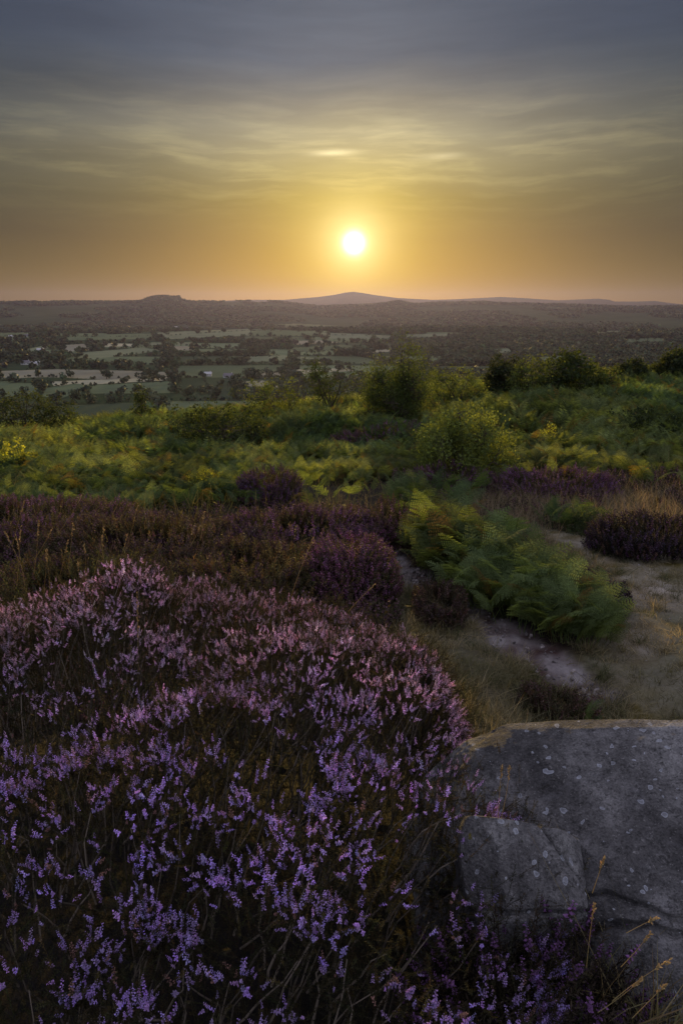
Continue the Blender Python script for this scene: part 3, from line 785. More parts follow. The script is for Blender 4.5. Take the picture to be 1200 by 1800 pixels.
shrub('hawthorn', 886, 690, 622, 62, 21, 'dark domed little tree on the right skyline, left of the jagged oak', (0.03, 0.04, 0.02), 0.08, 5200, 'round', 'tree')
shrub('oak_sapling', 1003, 712, 606, 115, 20, 'jagged dark green young oak highest on the right skyline', DG, 0.085, 8000, 'upright', 'tree', lumps=0.6, limbs=14)
shrub('oak_shrub', 940, 700, 624, 90, 20, 'lighter green shrub between the domed tree and the jagged oak', MG, 0.065, 3600, 'round', lumps=0.5)
shrub('shrub', 1050, 712, 638, 100, 20, 'low green shrub leaning on the right of the jagged oak', MG, 0.065, 3400, 'round', lumps=0.5)
shrub('shrub', 805, 705, 640, 100, 20, 'low bushy shrub on the skyline right of the tall young tree', MG, 0.06, 3400, 'round', lumps=0.5)
shrub('shrub', 1108, 690, 630, 60, 22, 'small dark rounded bush on the far right skyline', (0.03, 0.042, 0.02), 0.08, 4600, 'round')
shrub('hawthorn', 1192, 700, 590, 75, 22, 'tall dark tree cut by the right edge of the view', (0.03, 0.042, 0.02), 0.085, 7000, 'upright', 'tree')
shrub('shrub', 1150, 695, 636, 90, 23, 'dark scrub joining the right edge tree to the skyline', DG, 0.07, 3000, 'round', lumps=0.5)
shrub('shrub', 45, 748, 690, 140, 22, 'broad dark shrub on the left skyline', (0.032, 0.045, 0.02), 0.07, 6000, 'round', lumps=0.5, limbs=14)
shrub('shrub', 112, 748, 700, 64, 22, 'small dark shrub right of the broad one on the left skyline', DG, 0.06, 2400, 'round', lumps=0.5)
shrub('pine_sapling', 252, 735, 664, 30, 21, 'slim lone sapling poking above the bracken at left', DG, 0.06, 1600, 'upright', 'tree')
shrub('oak_shrub', 400, 800, 700, 170, 14.5, 'dark spreading shrub in the middle of the left bracken', DG, 0.055, 9000, 'round', lumps=0.5, limbs=16)
shrub('shrub', 495, 720, 652, 105, 19, 'green bush on the skyline left of the twisted tree', MG, 0.055, 4200, 'round', lumps=0.5)
shrub('birch_seedling', 962, 800, 732, 46, 13, 'bright yellow-green sapling right of the large rounded shrub', YG, 0.032, 1300, 'upright', 'tree')
shrub('birch_seedling', 1042, 775, 712, 50, 15, 'yellow-green sapling amid bracken below the jagged oak', (0.12, 0.15, 0.03), 0.035, 1300, 'upright', 'tree')
shrub('oak_shrub', 1140, 815, 718, 150, 14.5, 'broad dark green shrub in the bracken at the right edge', DG, 0.055, 8000, 'round', lumps=0.5, limbs=14)
shrub('oak_shrub', 22, 838, 770, 90, 11, 'bright lime young shrub at the left edge', YG, 0.05, 1700, 'round', lumps=0.6)
shrub('bilberry', 368, 868, 822, 140, 9, 'low yellow-green mound at the edge of the left heather', (0.12, 0.14, 0.025), 0.022, 7000, 'mound', lumps=0.3)
shrub('oak_shrub', 750, 790, 748, 80, 13.5, 'low dark shrub at the foot of the tall young tree', MG, 0.045, 3800, 'round', lumps=0.5)
shrub('shrub', 1085, 760, 690, 130, 18, 'rough green thicket in the right bracken behind the yellow sapling', MG, 0.06, 5000, 'round', lumps=0.5)
shrub('bilberry', 1050, 925, 888, 110, 7.3, 'small dark green cushion in dry grass above the turf path', (0.05, 0.07, 0.03), 0.02, 5000, 'mound', lumps=0.3)

# ------------------------------------------------------------------ heather
def floret_set(n, z0, z1, r, size, seed, faces=8, spread=0.9):
    """small bells set around the z axis"""
    g = np.random.default_rng(seed); V = []; F = []; C_ = []; off = 0
    for i in range(n):
        t = z0+(z1-z0)*(i+0.5)/n; a = i*2.4+g.normal(0, 0.3); tp = 1-0.5*((t-z0)/(z1-z0))**2
        o_ = np.array([math.cos(a), math.sin(a), -0.15+g.normal(0, 0.25)]); o_ /= np.linalg.norm(o_)
        p = np.array([0, 0, t])+o_*r*tp*g.uniform(0.7, 1.25); s_ = size*tp*g.uniform(0.75, 1.25)
        side_ = np.cross(o_, (0, 0, 1.)); side_ /= np.linalg.norm(side_); u_ = np.cross(side_, o_)
        c = np.array([1.0, 1.0, 1.0])*g.uniform(0.75, 1.2)
        tipc = c*np.array([1.25, 1.35, 1.2]) if g.uniform() < 0.6 else c
        if faces == 8:
            V.append([p-o_*s_*0.9, p+side_*s_*0.55, p+u_*s_*0.55, p-side_*s_*0.55, p-u_*s_*0.55, p+o_*s_*0.8])
            F += [[off, off+1+k, off+1+(k+1) % 4] for k in range(4)]+[[off+5, off+1+(k+1) % 4, off+1+k] for k in range(4)]
            C_ += [c*0.9, c, c, c, c, tipc]; off += 6
        else:
            V.append([p-o_*s_, p+side_*s_*0.7+o_*s_*0.4, p-side_*s_*0.5+u_*s_*0.6+o_*s_*0.4, p-side_*s_*0.5-u_*s_*0.6+o_*s_*0.4])
            F += [[off, off+1, off+2], [off, off+2, off+3], [off, off+3, off+1], [off+1, off+3, off+2]]; C_ += [c, tipc, c, c]; off += 4
    return np.concatenate([np.array(v) for v in V]), np.array(F), np.array(C_)
def needle_set(n, z0, z1, L, w, seed, stem=0.006):
    g = np.random.default_rng(seed); V = []; F = []; C_ = []
    tv, tf = tube([(0, 0, -0.1), (0.01, 0, 0.5), (0, 0.01, 1.0)], [stem, stem*0.7, stem*0.4], 3); V.append(tv); F.append(tf); C_.append(np.ones((len(tv), 3))*0.8); off = len(tv)
    for i in range(n):
        t = z0+(z1-z0)*(i+0.5)/n; a = i*2.4+g.normal(0, 0.4)
        o_ = np.array([math.cos(a), math.sin(a), g.uniform(0.4, 1.3)]); o_ /= np.linalg.norm(o_); sd = np.cross(o_, (0, 0, 1.)); sd /= np.linalg.norm(sd)+1e-9
        b = np.array([0, 0, t]); l = L*g.uniform(0.6, 1.25)
        V.append(np.array([b-sd*w*0.3, b+o_*l*0.5+sd*w, b+o_*l, b+o_*l*0.5-sd*w])); F.append(np.array([[0, 1, 2], [0, 2, 3]])+off); C_.append(np.ones((4, 3))*g.uniform(0.7, 1.3)); off += 4
    return np.concatenate(V), np.concatenate(F), np.concatenate(C_)
SPK_N = [floret_set(15, 0.08, 1.0, 0.12, 0.125, 50+i) for i in range(4)]
NDL_N = [needle_set(34, 0.0, 1.0, 0.11, 0.014, 60+i, 0.010) for i in range(3)]
SPK_M = [floret_set(11, 0.35, 1.0, 0.07, 0.085, 70+i, 4) for i in range(3)]
NDL_M = [needle_set(16, 0.0, 0.85, 0.20, 0.028, 80+i, 0.010) for i in range(3)]
gh = np.random.default_rng(23)

def heather_patch(name, x0, y0, rx, ry, h, n, label, flo=(0.22, 0.10, 0.19), fol=(0.085, 0.070, 0.035), flower_frac=0.6, L=0.12, cat='heather', rot=0.0, bump=0.34):
    an = gh.uniform(0, 2*np.pi, n); q = gh.uniform(0, 1, n)**0.5; lat = np.arccos(np.clip(1-q*0.98, -1, 1))
    sx, sy, sz = np.sin(lat)*np.cos(an), np.sin(lat)*np.sin(an), np.cos(lat)
    sxy = (np.abs(sx)**0.9*np.sign(sx), np.abs(sy)**0.9*np.sign(sy))
    ca, sa = math.cos(rot), math.sin(rot)
    lx, ly = sxy[0]*rx, sxy[1]*ry; x = x0+lx*ca-ly*sa; y = y0+lx*sa+ly*ca
    b = 1+bump*2.2*fbm(x*4.2, y*4.2+sz*2, 3, int(abs(x0*100)) % 97)
    depth = gh.uniform(0.72, 1.0, n)
    zg = land(x, y); z = zg+h*sz**0.65*b*depth
    x = x0+(x-x0)*depth; y = y0+(y-y0)*depth
    D = np.stack([(x-x0)/rx*0.55, (y-y0)/ry*0.55, np.ones(n)*0.95], 1)+gh.normal(0, 0.22, (n, 3))
    R_ = rot_to(D, rng=gh); sc = L*gh.uniform(0.7, 1.35, n); P = np.stack([x, y, z], 1)-R_[:, :, 2]*sc[:, None]*0.4
    loc = np.array([x0, y0, float(land(x0, y0))]); t_ = empty(name, loc, label, cat)
    kf = np.array(fol)[None]*gh.uniform(0.6, 1.5, (n, 1))*(1+gh.normal(0, 0.12, (n, 3)))
    fa, fl = Acc(), Acc(); idx = gh.integers(0, 3, n)
    hasf = (gh.uniform(0, 1, n) < flower_frac*(0.5+1.6*np.clip(fbm(x*2.5, y*2.5, 2, 55)+0.35, 0, 1))) & (depth > 0.8)
    kc = np.array(flo)[None]*gh.uniform(0.6, 1.4, (n, 1))*(1+gh.normal(0, 0.08, (n, 3)))
    br = gh.uniform(0, 1, n) < 0.25; kc[br] = np.array([0.16, 0.09, 0.07])*gh.uniform(0.7, 1.3, (br.sum(), 1))
    Pl = P-loc
    for k in range(3):
        m = idx == k; fa.inst(NDL_M[k], Pl[m], R_[m], sc[m], kf[m])
        m = m & hasf; fl.inst(SPK_M[k], Pl[m], R_[m], sc[m], kc[m])
    fa.build('foliage', M_HFOL, t_)
    if fl.n: fl.build('flowers', M_HFLO, t_)
    return t_
heather_patch('heather_bush', -3.6, 7.0, 1.7, 0.9, 0.40, 6500, 'long faded pink heather bank at the left edge below the bracken', (0.27, 0.13, 0.20), flower_frac=0.75)
heather_patch('heather_bush', -2.0, 4.75, 1.05, 0.75, 0.42, 6500, 'dark olive heather with straw grass at left behind the near bush', (0.16, 0.08, 0.10), (0.095, 0.085, 0.04), 0.25)
heather_patch('heather_bush', -1.75, 6.1, 1.2, 0.7, 0.45, 6000, 'brown seeded heather mound in the left middle', (0.19, 0.11, 0.11), flower_frac=0.45)
heather_patch('heather_bush', -0.75, 5.2, 0.75, 0.7, 0.46, 5500, 'dark brown heather mound left of the round purple one', (0.15, 0.08, 0.09), (0.09, 0.072, 0.035), 0.3)
heather_patch('heather_bush', -0.45, 6.5, 0.9, 0.6, 0.42, 4500, 'dusky purple heather ridge behind the dark brown mound', (0.24, 0.11, 0.20), flower_frac=0.8)
heather_patch('heather_bush', 0.06, 5.15, 0.40, 0.46, 0.56, 4200, 'round dusky pink heather mound beside the top of the narrow trail', (0.30, 0.13, 0.22), flower_frac=0.9, bump=0.12)
heather_patch('heather_bush', 0.62, 6.9, 0.75, 0.5, 0.42, 3800, 'dark reddish heather between the round mound and the bracken', (0.22, 0.10, 0.15), flower_frac=0.6)
heather_patch('heather_bush', 3.35, 6.6, 0.85, 0.5, 0.38, 3600, 'black-purple heather at the right edge above the turf path', (0.14, 0.08, 0.13), (0.03, 0.026, 0.018), 0.5)
heather_patch('heather_bush', 0.74, 4.75, 0.20, 0.34, 0.24, 1200, 'small brown heather clump between dry bank and narrow trail', (0.15, 0.09, 0.09), (0.06, 0.045, 0.025), 0.4, L=0.09)
heather_patch('heather_bush', 1.22, 3.38, 0.22, 0.16, 0.15, 900, 'small dark heather clump just above the boulder', (0.17, 0.10, 0.10), (0.07, 0.056, 0.03), 0.3, L=0.09)
heather_patch('heather_bush', 2.05, 5.0, 0.22, 0.22, 0.26, 1100, 'dark heather tuft at the right foot of the bracken clump', (0.14, 0.08, 0.12), (0.03, 0.026, 0.018), 0.5, L=0.09)
heather_patch('heather_bush', 3.0, 9.3, 0.9, 0.5, 0.4, 2400, 'purple heather patch behind dry grass at the right', (0.24, 0.11, 0.22), flower_frac=0.8)
heather_patch('heather_bush', 1.55, 9.6, 0.7, 0.5, 0.4, 2000, 'dark purple heather right of the large rounded shrub', (0.20, 0.09, 0.18), flower_frac=0.7)
heather_patch('heather_bush', -0.95, 8.9, 0.45, 0.4, 0.5, 1500, 'small deep purple heather hump among the middle bracken', (0.18, 0.08, 0.18), flower_frac=0.8)
heather_patch('heather_bush', 0.9, 14.6, 1.2, 0.5, 0.55, 2200, 'purple-brown heather below the foot of the tall young tree', (0.20, 0.10, 0.17), flower_frac=0.7, L=0.16)
# low heather and dead growth between the mounds
n = 13000; x = gh.uniform(-4.8, 2.0, n); y = gh.uniform(2.9, 7.9, n); x[9000:] = gh.uniform(0.8, 5.2, 4000); y[9000:] = gh.uniform(8.2, 10.4, 4000)
tr_, pa_, bk_ = masks(x, y); k = (tr_+pa_ < 0.2) & ((x < 0.55+0.25*(y-5)) | ((y > 8.2) & (fbm(x*1.5, y*1.5, 3, 57) > -0.02))) & ((bk_ < 0.4) | (gh.uniform(0, 1, n) < 0.1)); x, y = x[k], y[k]; n = len(x)
P = np.stack([x, y, land(x, y)], 1); R_ = rot_to(np.stack([gh.normal(0, 0.3, n), gh.normal(0, 0.3, n), np.ones(n)], 1), rng=gh); sc = gh.uniform(0.10, 0.28, n); idx = gh.integers(0, 3, n)
a = Acc(); kf = np.array([0.05, 0.042, 0.024])*gh.uniform(0.6, 1.6, (n, 1))
hf = gh.uniform(0, 1, n) < 0.35
for k in range(3):
    m = idx == k; a.inst(NDL_M[k], P[m], R_[m], sc[m], kf[m]); m = m & hf
    a.inst(SPK_M[k], P[m], R_[m], sc[m], np.array([[0.17, 0.09, 0.12]])*gh.uniform(0.6, 1.4, (m.sum(), 1)))
tag(a.build('heather_cover', M_HFOL), 'low dark heather growing between the larger mounds', 'heather', kind='stuff')

# the near bush --------------------------------------------------------------------
BX, BY, BRX, BRY = -0.96, 1.42, 1.43, 1.38
def canopy(x, y):
    bx_ = BRX+0.18*np.exp(-((y-1.15)/0.32)**2)
    p = np.abs((x-BX)/bx_)**4.6+np.abs((y-BY)/BRY)**4.2
    top = -1.01+0.34*fbm(x*2.1, y*2.1, 4, 101)+0.05*fbm(x*9, y*9, 2, 102)
    top = top + 0.17*np.exp(-((x+0.78)/0.13)**2-((y-2.35)/0.16)**2)
    g_ = land(x, y)
    return g_+(top-g_)*np.clip(1-p, 0, 1)**0.33, p
def near_bush():
    root = empty('heather_bush', (BX, BY, float(land(BX, BY))), 'large flowering purple heather bush filling the left foreground', 'heather')
    fl, fo, st = Acc(), Acc(), Acc()
    # sprays
    nc = 7200
    x = BX+(BRX+0.18)*gh.uniform(-1, 1, nc); y = BY+BRY*gh.uniform(-1, 1, nc); ex = gh.uniform(0, 1, nc) < 0.22
    a_ = gh.uniform(-1.75, 1.75, nc)
    x = np.where(ex, BX+BRX*np.sign(np.cos(a_))*np.abs(np.cos(a_))**0.62*gh.uniform(0.93, 1.0, nc), x); y = np.where(ex, BY+BRY*np.sign(np.sin(a_))*np.abs(np.sin(a_))**0.62*gh.uniform(0.93, 1.0, nc), y)
    z, p = canopy(x, y); u, v = proj(x, y, z)
    k = (p < 1) & (u > -160) & (u < 1000) & (v > 900) & (v < 1950) & (y > 0.42)
    x, y, z, p, u, v = (q[k] for q in (x, y, z, p, u, v)); nc = len(x)
    gapn = fbm(x*4.1, y*4.1, 3, 111)+0.13*sstep(1.0, 2.0, y)+0.03
    leftdark = sstep(330, 60, u)*sstep(1150, 1260, v)*0.10
    dens = sstep(-0.17, 0.10, gapn-leftdark)
    dens = np.maximum(dens, 0.22+0.2*sstep(1.3, 2.0, y))
    k = gh.uniform(0, 1, nc) < dens
    z = z+0.075*gh.uniform(0, 1, nc)**3*sstep(1.2, 2.0, y)
    c0 = np.stack([x, y, z], 1)
    # outward direction from the canopy slope
    e = 0.05; zx = (canopy(x+e, y)[0]-canopy(x-e, y)[0])/(2*e); zy = (canopy(x, y+e)[0]-canopy(x, y-e)[0])/(2*e)
    Nn = np.stack([-zx, -zy, np.ones(nc)*1.0], 1); Nn /= np.linalg.norm(Nn, axis=1)[:, None]
    out = Nn*0.55+np.array([0, 0, 0.65]); out[:, 1] -= 0.10
    out += gh.normal(0, 0.16, (nc, 3)); out /= np.linalg.norm(out, axis=1)[:, None]
    for i in range(nc):
        pass
    # spikes of each spray
    per = np.where(k, gh.integers(4, 9, nc), 0); ii = np.repeat(np.arange(nc), per); n = len(ii)
    side_ = gh.normal(0, 0.50, (n, 3)); D = out[ii]+side_*0.85; D[:, 2] += 0.12; D /= np.linalg.norm(D, axis=1)[:, None]
    hub = c0[ii]-out[ii]*0.05
    start = hub+D*gh.uniform(0.008, 0.035, (n, 1))+gh.normal(0, 0.008, (n, 3))
    L = gh.uniform(0.013, 0.030, n)
    sun_warm = sstep(1.0, 2.1, y)[ii][:, None]  # low sun's pink warmth on the far flowers put into their colour
    c = np.array([0.52, 0.37, 0.68])*(1-sun_warm)+np.array([0.70, 0.50, 0.60])*sun_warm
    patch = (1+0.9*fbm(x*4, y*4, 2, 120))[ii][:, None]
    c = c*gh.uniform(0.65, 1.3, (n, 1))*patch*(1+gh.normal(0, 0.06, (n, 3)))
    old = gh.uniform(0, 1, n) < 0.10; c[old] = np.array([0.30, 0.17, 0.14])*gh.uniform(0.7, 1.2, (old.sum(), 1))
    R_ = rot_to(D, rng=gh); idx = gh.integers(0, 4, n); loc = np.array(root.location)
    wd = L[:, None]*np.array([[1.0, 1.0, 1.0]])*np.stack([gh.uniform(0.75, 1.1, n)]*2+[np.ones(n)], 1)
    for q in range(4):
        m = idx == q; fl.inst(SPK_N[q], (start-loc)[m], R_[m], wd[m], c[m])
    # leafy shoot carrying each spike, plus many bare leafy shoots
    kf = np.array([0.040, 0.034, 0.017])*gh.uniform(0.6, 1.5, (n, 1))
    idx = gh.integers(0, 3, n)
    Lb = gh.uniform(0.03, 0.06, n); b = start-D*Lb[:, None]*0.9
    for q in range(3):
        m = idx == q; fo.inst(NDL_N[q], (b-loc)[m], R_[m], Lb[m], kf[m])
    n2 = 46000; jj = gh.integers(0, nc, n2); D2 = out[jj]+gh.normal(0, 0.6, (n2, 3)); D2 /= np.linalg.norm(D2, axis=1)[:, None]
    P2 = c0[jj]+gh.normal(0, 0.045, (n2, 3))-out[jj]*(0.03+0.27*gh.uniform(0, 1, (n2, 1))**1.7); kf = np.array([0.034, 0.031, 0.015])*gh.uniform(0.5, 1.6, (n2, 1))*(1+gh.normal(0, 0.1, (n2, 3)))
    R2 = rot_to(D2, rng=gh); L2 = gh.uniform(0.025, 0.06, n2); idx = gh.integers(0, 3, n2)
    for q in range(3):
        m = idx == q; fo.inst(NDL_N[q], (P2-loc)[m], R2[m], L2[m], kf[m])
    # woody branches from the base to the sprays
    for i in gh.choice(nc, min(nc, 1500), replace=False):
        tp = c0[i]-out[i]*0.05; bx = BX+(x[i]-BX)*0.90+gh.normal(0, 0.04); by = BY+(y[i]-BY)*0.92+gh.normal(0, 0.04)
        b0 = np.array([bx, by, float(z[i])-gh.uniform(0.2, 0.42)]); t = np.linspace(0, 1, 6)[:, None]
        c_ = b0*(1-t)+tp*t+np.cumsum(gh.normal(0, 0.008, (6, 3)), 0)*np.sin(t*np.pi)
        v_, f_ = tube(c_-loc, np.linspace(0.0026, 0.0010, 6), 4); st.add(v_, f_, np.array([0.16, 0.13, 0.10])*gh.uniform(0.5, 1.3))
    st.build('stems', M_BARK, root); fo.build('foliage', M_HFOL, root); fl.build('flowers', M_HFLO, root)
near_bush()
# small dark heather at the foot of the stones, bottom right
def sprigs(x0, y0, r, n, label, z0=None, Ls=(0.05, 0.12), ff=0.35, flo=(0.25, 0.12, 0.28)):
    zc = float(land(x0, y0)) if z0 is None else z0; t_ = empty('heather_bush', (x0, y0, zc), label, 'heather'); fa, fl = Acc(), Acc()
    an = gh.uniform(0, 6.28, n); rr = r*np.sqrt(gh.uniform(0, 1, n)); lx, ly = rr*np.cos(an), rr*np.sin(an)
    D = np.stack([lx/r*0.6, ly/r*0.6, np.ones(n)], 1)+gh.normal(0, 0.28, (n, 3)); R_ = rot_to(D, rng=gh); sc = gh.uniform(*Ls, n)
    lz = gh.uniform(-0.1, 0.24, n)*(1-0.6*(rr/r)**2)
    P = np.stack([lx, ly, lz], 1); idx = gh.integers(0, 3, n); kf = np.array([0.035, 0.026, 0.018])*gh.uniform(0.5, 1.5, (n, 1)); hf = gh.uniform(0, 1, n) < ff
    for q in range(3):
        m = idx == q; fa.inst(NDL_N[q], P[m], R_[m], sc[m], kf[m]); m = m & hf
        tipp = P[m]+R_[m][:, :, 2]*sc[m][:, None]*0.7; fl.inst(SPK_N[q], tipp, R_[m], sc[m]*0.42, np.array(flo)[None]*gh.uniform(0.5, 1.3, (m.sum(), 1)))
    fa.build('foliage', M_HFOL, t_); fl.build('flowers', M_HFLO, t_); return t_
sprigs(0.35, 0.93, 0.20, 2000, 'low dark wiry heather at the foot of the front stone', -1.38, ff=0.28)

# ------------------------------------------------------------------ stones
def rock_mat():
    m, t, o = material('gritstone')
    tco = t.new('ShaderNodeTexCoord').outputs['Object']
    big = t.noise(tco, 2.2, 5, 0.6, 0.4); fine = t.noise(tco, 26, 6, 0.7); grain = t.noise(tco, 190, 3, 0.7); mid = t.noise(tco, 8, 5, 0.65, 0.6)
    c = t.ramp(big, [(0.38, (0.055, 0.052, 0.052)), (0.5, (0.145, 0.138, 0.136)), (0.60, (0.31, 0.30, 0.29))])
    k = t.math('MAXIMUM', 0.25, t.math('ADD', -1.35, t.math('ADD', t.math('MULTIPLY', fine, 2.4), t.math('MULTIPLY', grain, 2.3))))
    c = t.mix(1.0, c, t.comb(k, k, k), 'MULTIPLY')
    dark = t.ramp(mid, [(0.32, 1.0), (0.46, 0.0)])
    c = t.mix(t.math('MULTIPLY', dark, 0.55), c, (0.055, 0.05, 0.05))
    pit_shade = t.ramp(t.noise(tco, 85, 4, 0.75), [(0.36, 1.0), (0.45, 0.0)])  # dark dots put the shade of small pits into the colour
    c = t.mix(t.math('MULTIPLY', pit_shade, 0.75), c, (0.03, 0.028, 0.028))
    pale_speck = t.ramp(t.noise(tco, 130, 3, 0.8), [(0.60, 0.0), (0.70, 1.0)])  # small pale specks scattered by noise
    c = t.mix(t.math('MULTIPLY', pale_speck, 0.5), c, (0.42, 0.40, 0.39))
    # pale patches of weathered grit and greenish bloom
    pale = t.ramp(t.noise(tco, 5.0, 4, 0.7, 1.0), [(0.56, 0.0), (0.72, 1.0)])
    c = t.mix(t.math('MULTIPLY', pale, 0.35), c, (0.27, 0.26, 0.28))
    # round lichen discs of several sizes
    wv = t.new('ShaderNodeVectorMath', operation='ADD'); t.l.new(tco, wv.inputs[0])
    nw = t.new('ShaderNodeTexNoise'); nw.inputs['Scale'].default_value = 30; t.l.new(tco, nw.inputs['Vector'])
    sc_ = t.new('ShaderNodeVectorMath', operation='SCALE'); t.l.new(nw.outputs['Color'], sc_.inputs[0]); sc_.inputs['Scale'].default_value = 0.035
    t.l.new(sc_.outputs[0], wv.inputs[1])
    for scale, thr, rmin, rmax in ((10.0, 0.72, 0.06, 0.16), (19.0, 0.66, 0.08, 0.22), (38.0, 0.6, 0.10, 0.28)):
        vo = t.new('ShaderNodeTexVoronoi'); vo.inputs['Scale'].default_value = scale; t.l.new(wv.outputs[0], vo.inputs['Vector'])
        sp = t.new('ShaderNodeSeparateColor'); t.l.new(vo.outputs['Color'], sp.inputs[0])
        on = t.math('GREATER_THAN', sp.outputs[0], thr); rad = t.math('ADD', rmin, t.math('MULTIPLY', sp.outputs[1], rmax-rmin))
        q = t.math('DIVIDE', vo.outputs['Distance'], rad)
        disc = t.math('MULTIPLY', t.math('LESS_THAN', q, 1.0), on)
        ring = t.math('MULTIPLY', disc, t.math('ADD', 0.28, t.math('MULTIPLY', t.math('POWER', q, 3.0), 0.5)))
        ring = t.math('MULTIPLY', ring, t.math('MULTIPLY', fine, 1.9))
        c = t.mix(ring, c, (0.48, 0.50, 0.56))
    p = t.new('ShaderNodeBsdfPrincipled'); t.l.new(c, p.inputs['Base Color']); p.inputs['Roughness'].default_value = 0.88; p.inputs['Specular IOR Level'].default_value = 0.2
    b = t.new('ShaderNodeBump'); b.inputs['Strength'].default_value = 1.0; b.inputs['Distance'].default_value = 0.02
    t.l.new(t.math('ADD', t.math('MULTIPLY', mid, 0.9), t.math('ADD', fine, t.math('MULTIPLY', grain, 0.45))), b.inputs['Height']); t.l.new(b.outputs[0], p.inputs['Normal'])
    t.l.new(p.outputs[0], o.inputs['Surface']); return m
M_ROCK = rock_mat()
def rock(name, c, r, ex, label, seed, rot=0.0, tilt=0.0, amp=0.05, n=360, cracks=(), facets=12, chis=0.85, lo=0.80, hi=0.93, macro=0.0, dome=0.0, cuts=()):
    th_ = np.linspace(0, 2*np.pi, n, endpoint=False); ph = np.linspace(-np.pi/2, np.pi/2, n//2)
    T, Ph = np.meshgrid(th_, ph); D = np.stack([np.cos(Ph)*np.cos(T), np.cos(Ph)*np.sin(T), np.sin(Ph)], -1)
    k = (np.abs(D[..., 0])**ex+np.abs(D[..., 1])**ex+np.abs(D[..., 2])**ex)**(-1/ex)
    P = D*k[..., None]*np.array(r)
    P = P*(1+macro*fbm3(P+seed*1.7, 3.0, 3, seed+51)[..., None])
    P = P*(1+amp*2.2*fbm3(P+seed, 2.4, 3, seed)[..., None])
    P = P*(1+amp*0.9*(0.5-np.abs(fbm3(P+seed*2, 6.5, 4, seed+9))*2)[..., None])
    P = P*(1+0.030*fbm3(P-seed, 18, 5, seed+19, 0.65)[..., None])
    P = P*(1-0.012*sstep(0.12, 0.3, fbm3(P+seed, 9, 3, seed+29))[..., None])
    rg = np.random.default_rng(seed)
    for (nx, ny, nz, li) in cuts:               # bedding and joint faces
        nn = np.array([nx, ny, nz]); nn = nn/np.linalg.norm(nn); d_ = (P @ nn)+0.02*fbm3(P+seed, 6, 3, seed+63); lim = d_.max()*li
        P = P-np.maximum(d_-lim, 0)[..., None]*nn*0.92
    for _ in range(facets):                     # chisel flat facets
        nn = rg.normal(size=3); nn /= np.linalg.norm(nn); d_ = (P @ nn); lim = d_.max()*rg.uniform(lo, hi)
        P = P-np.maximum(d_-lim, 0)[..., None]*nn*chis
    P = P*(1+amp*0.5*fbm3(P+seed*3, 5.0, 4, seed+39)[..., None])
    lay = np.sin((P[..., 2]+0.10*fbm3(P, 3, 3, seed+3)+0.15*P[..., 0])*42)
    P = P*(1+0.006*np.clip(lay, -0.4, 1)*sstep(0.35, 0.0, np.abs(D[..., 2]))*1.6)[..., None]
    for (nx, ny, nz, d0, w, dep) in cracks:     # thin clefts along planes
        nn = np.array([nx, ny, nz]); nn = nn/np.linalg.norm(nn); s_ = P @ nn-d0+0.14*fbm3(P, 3.5, 5, seed+7)
        P = P*(1-dep*np.exp(-(s_/w)**2))[..., None]
    P[..., 2] -= dome*((P[..., 0]-0.03)/r[0])**2
    ct, s_ = math.cos(tilt), math.sin(tilt); P = P @ np.array([[1, 0, 0], [0, ct, s_], [0, -s_, ct]])
    ca, sa = math.cos(rot), math.sin(rot); P = P @ np.array([[ca, sa, 0], [-sa, ca, 0], [0, 0, 1]])
    nr, na = T.shape; i, j = np.meshgrid(np.arange(nr-1), np.arange(na), indexing='ij'); kx = (j+1) % na
    F_ = np.stack([i*na+j, i*na+kx, (i+1)*na+kx, (i+1)*na+j], -1).reshape(-1, 4)
    o = mk(name, P.reshape(-1, 3), F_, M_ROCK, None, None, True); o.location = c
    return tag(o, label, 'rock')
rock('boulder', (1.00, 1.37, -1.43), (0.76, 0.38, 0.45), 3.1, 'large grey gritstone boulder spotted with pale lichen at lower right', 3, rot=-0.10, tilt=0.42, amp=0.075, n=1000,
     cracks=((0.12, 1, 0.3, -0.10, 0.006, 0.035), (-0.15, 1, 0.0, -0.17, 0.008, 0.05)), facets=7, macro=0.30, dome=0.07)
rock('boulder', (0.375, 1.14, -1.185), (0.125, 0.115, 0.20), 3.6, 'smaller blocky grey stone in front of the large boulder, beside the heather', 12, rot=0.15, tilt=0.12, amp=0.10, n=700,
     cracks=((0.15, 0.9, 0.9, -0.03, 0.004, 0.07), (-0.3, 0.4, 1, -0.09, 0.004, 0.08), (1, 0.5, 0.2, 0.045, 0.003, 0.05)), facets=0, macro=0.4,
     cuts=((-0.1, -0.62, 0.80, 0.70), (0, -0.22, 1, 0.82), (0.1, -1, -0.12, 0.84), (1, -0.3, 0.05, 0.82), (0.65, -0.35, 0.65, 0.80), (-0.8, -0.4, 0.5, 0.8), (0.25, -0.8, -0.5, 0.84), (0.3, 0.8, 0.6, 0.6)))

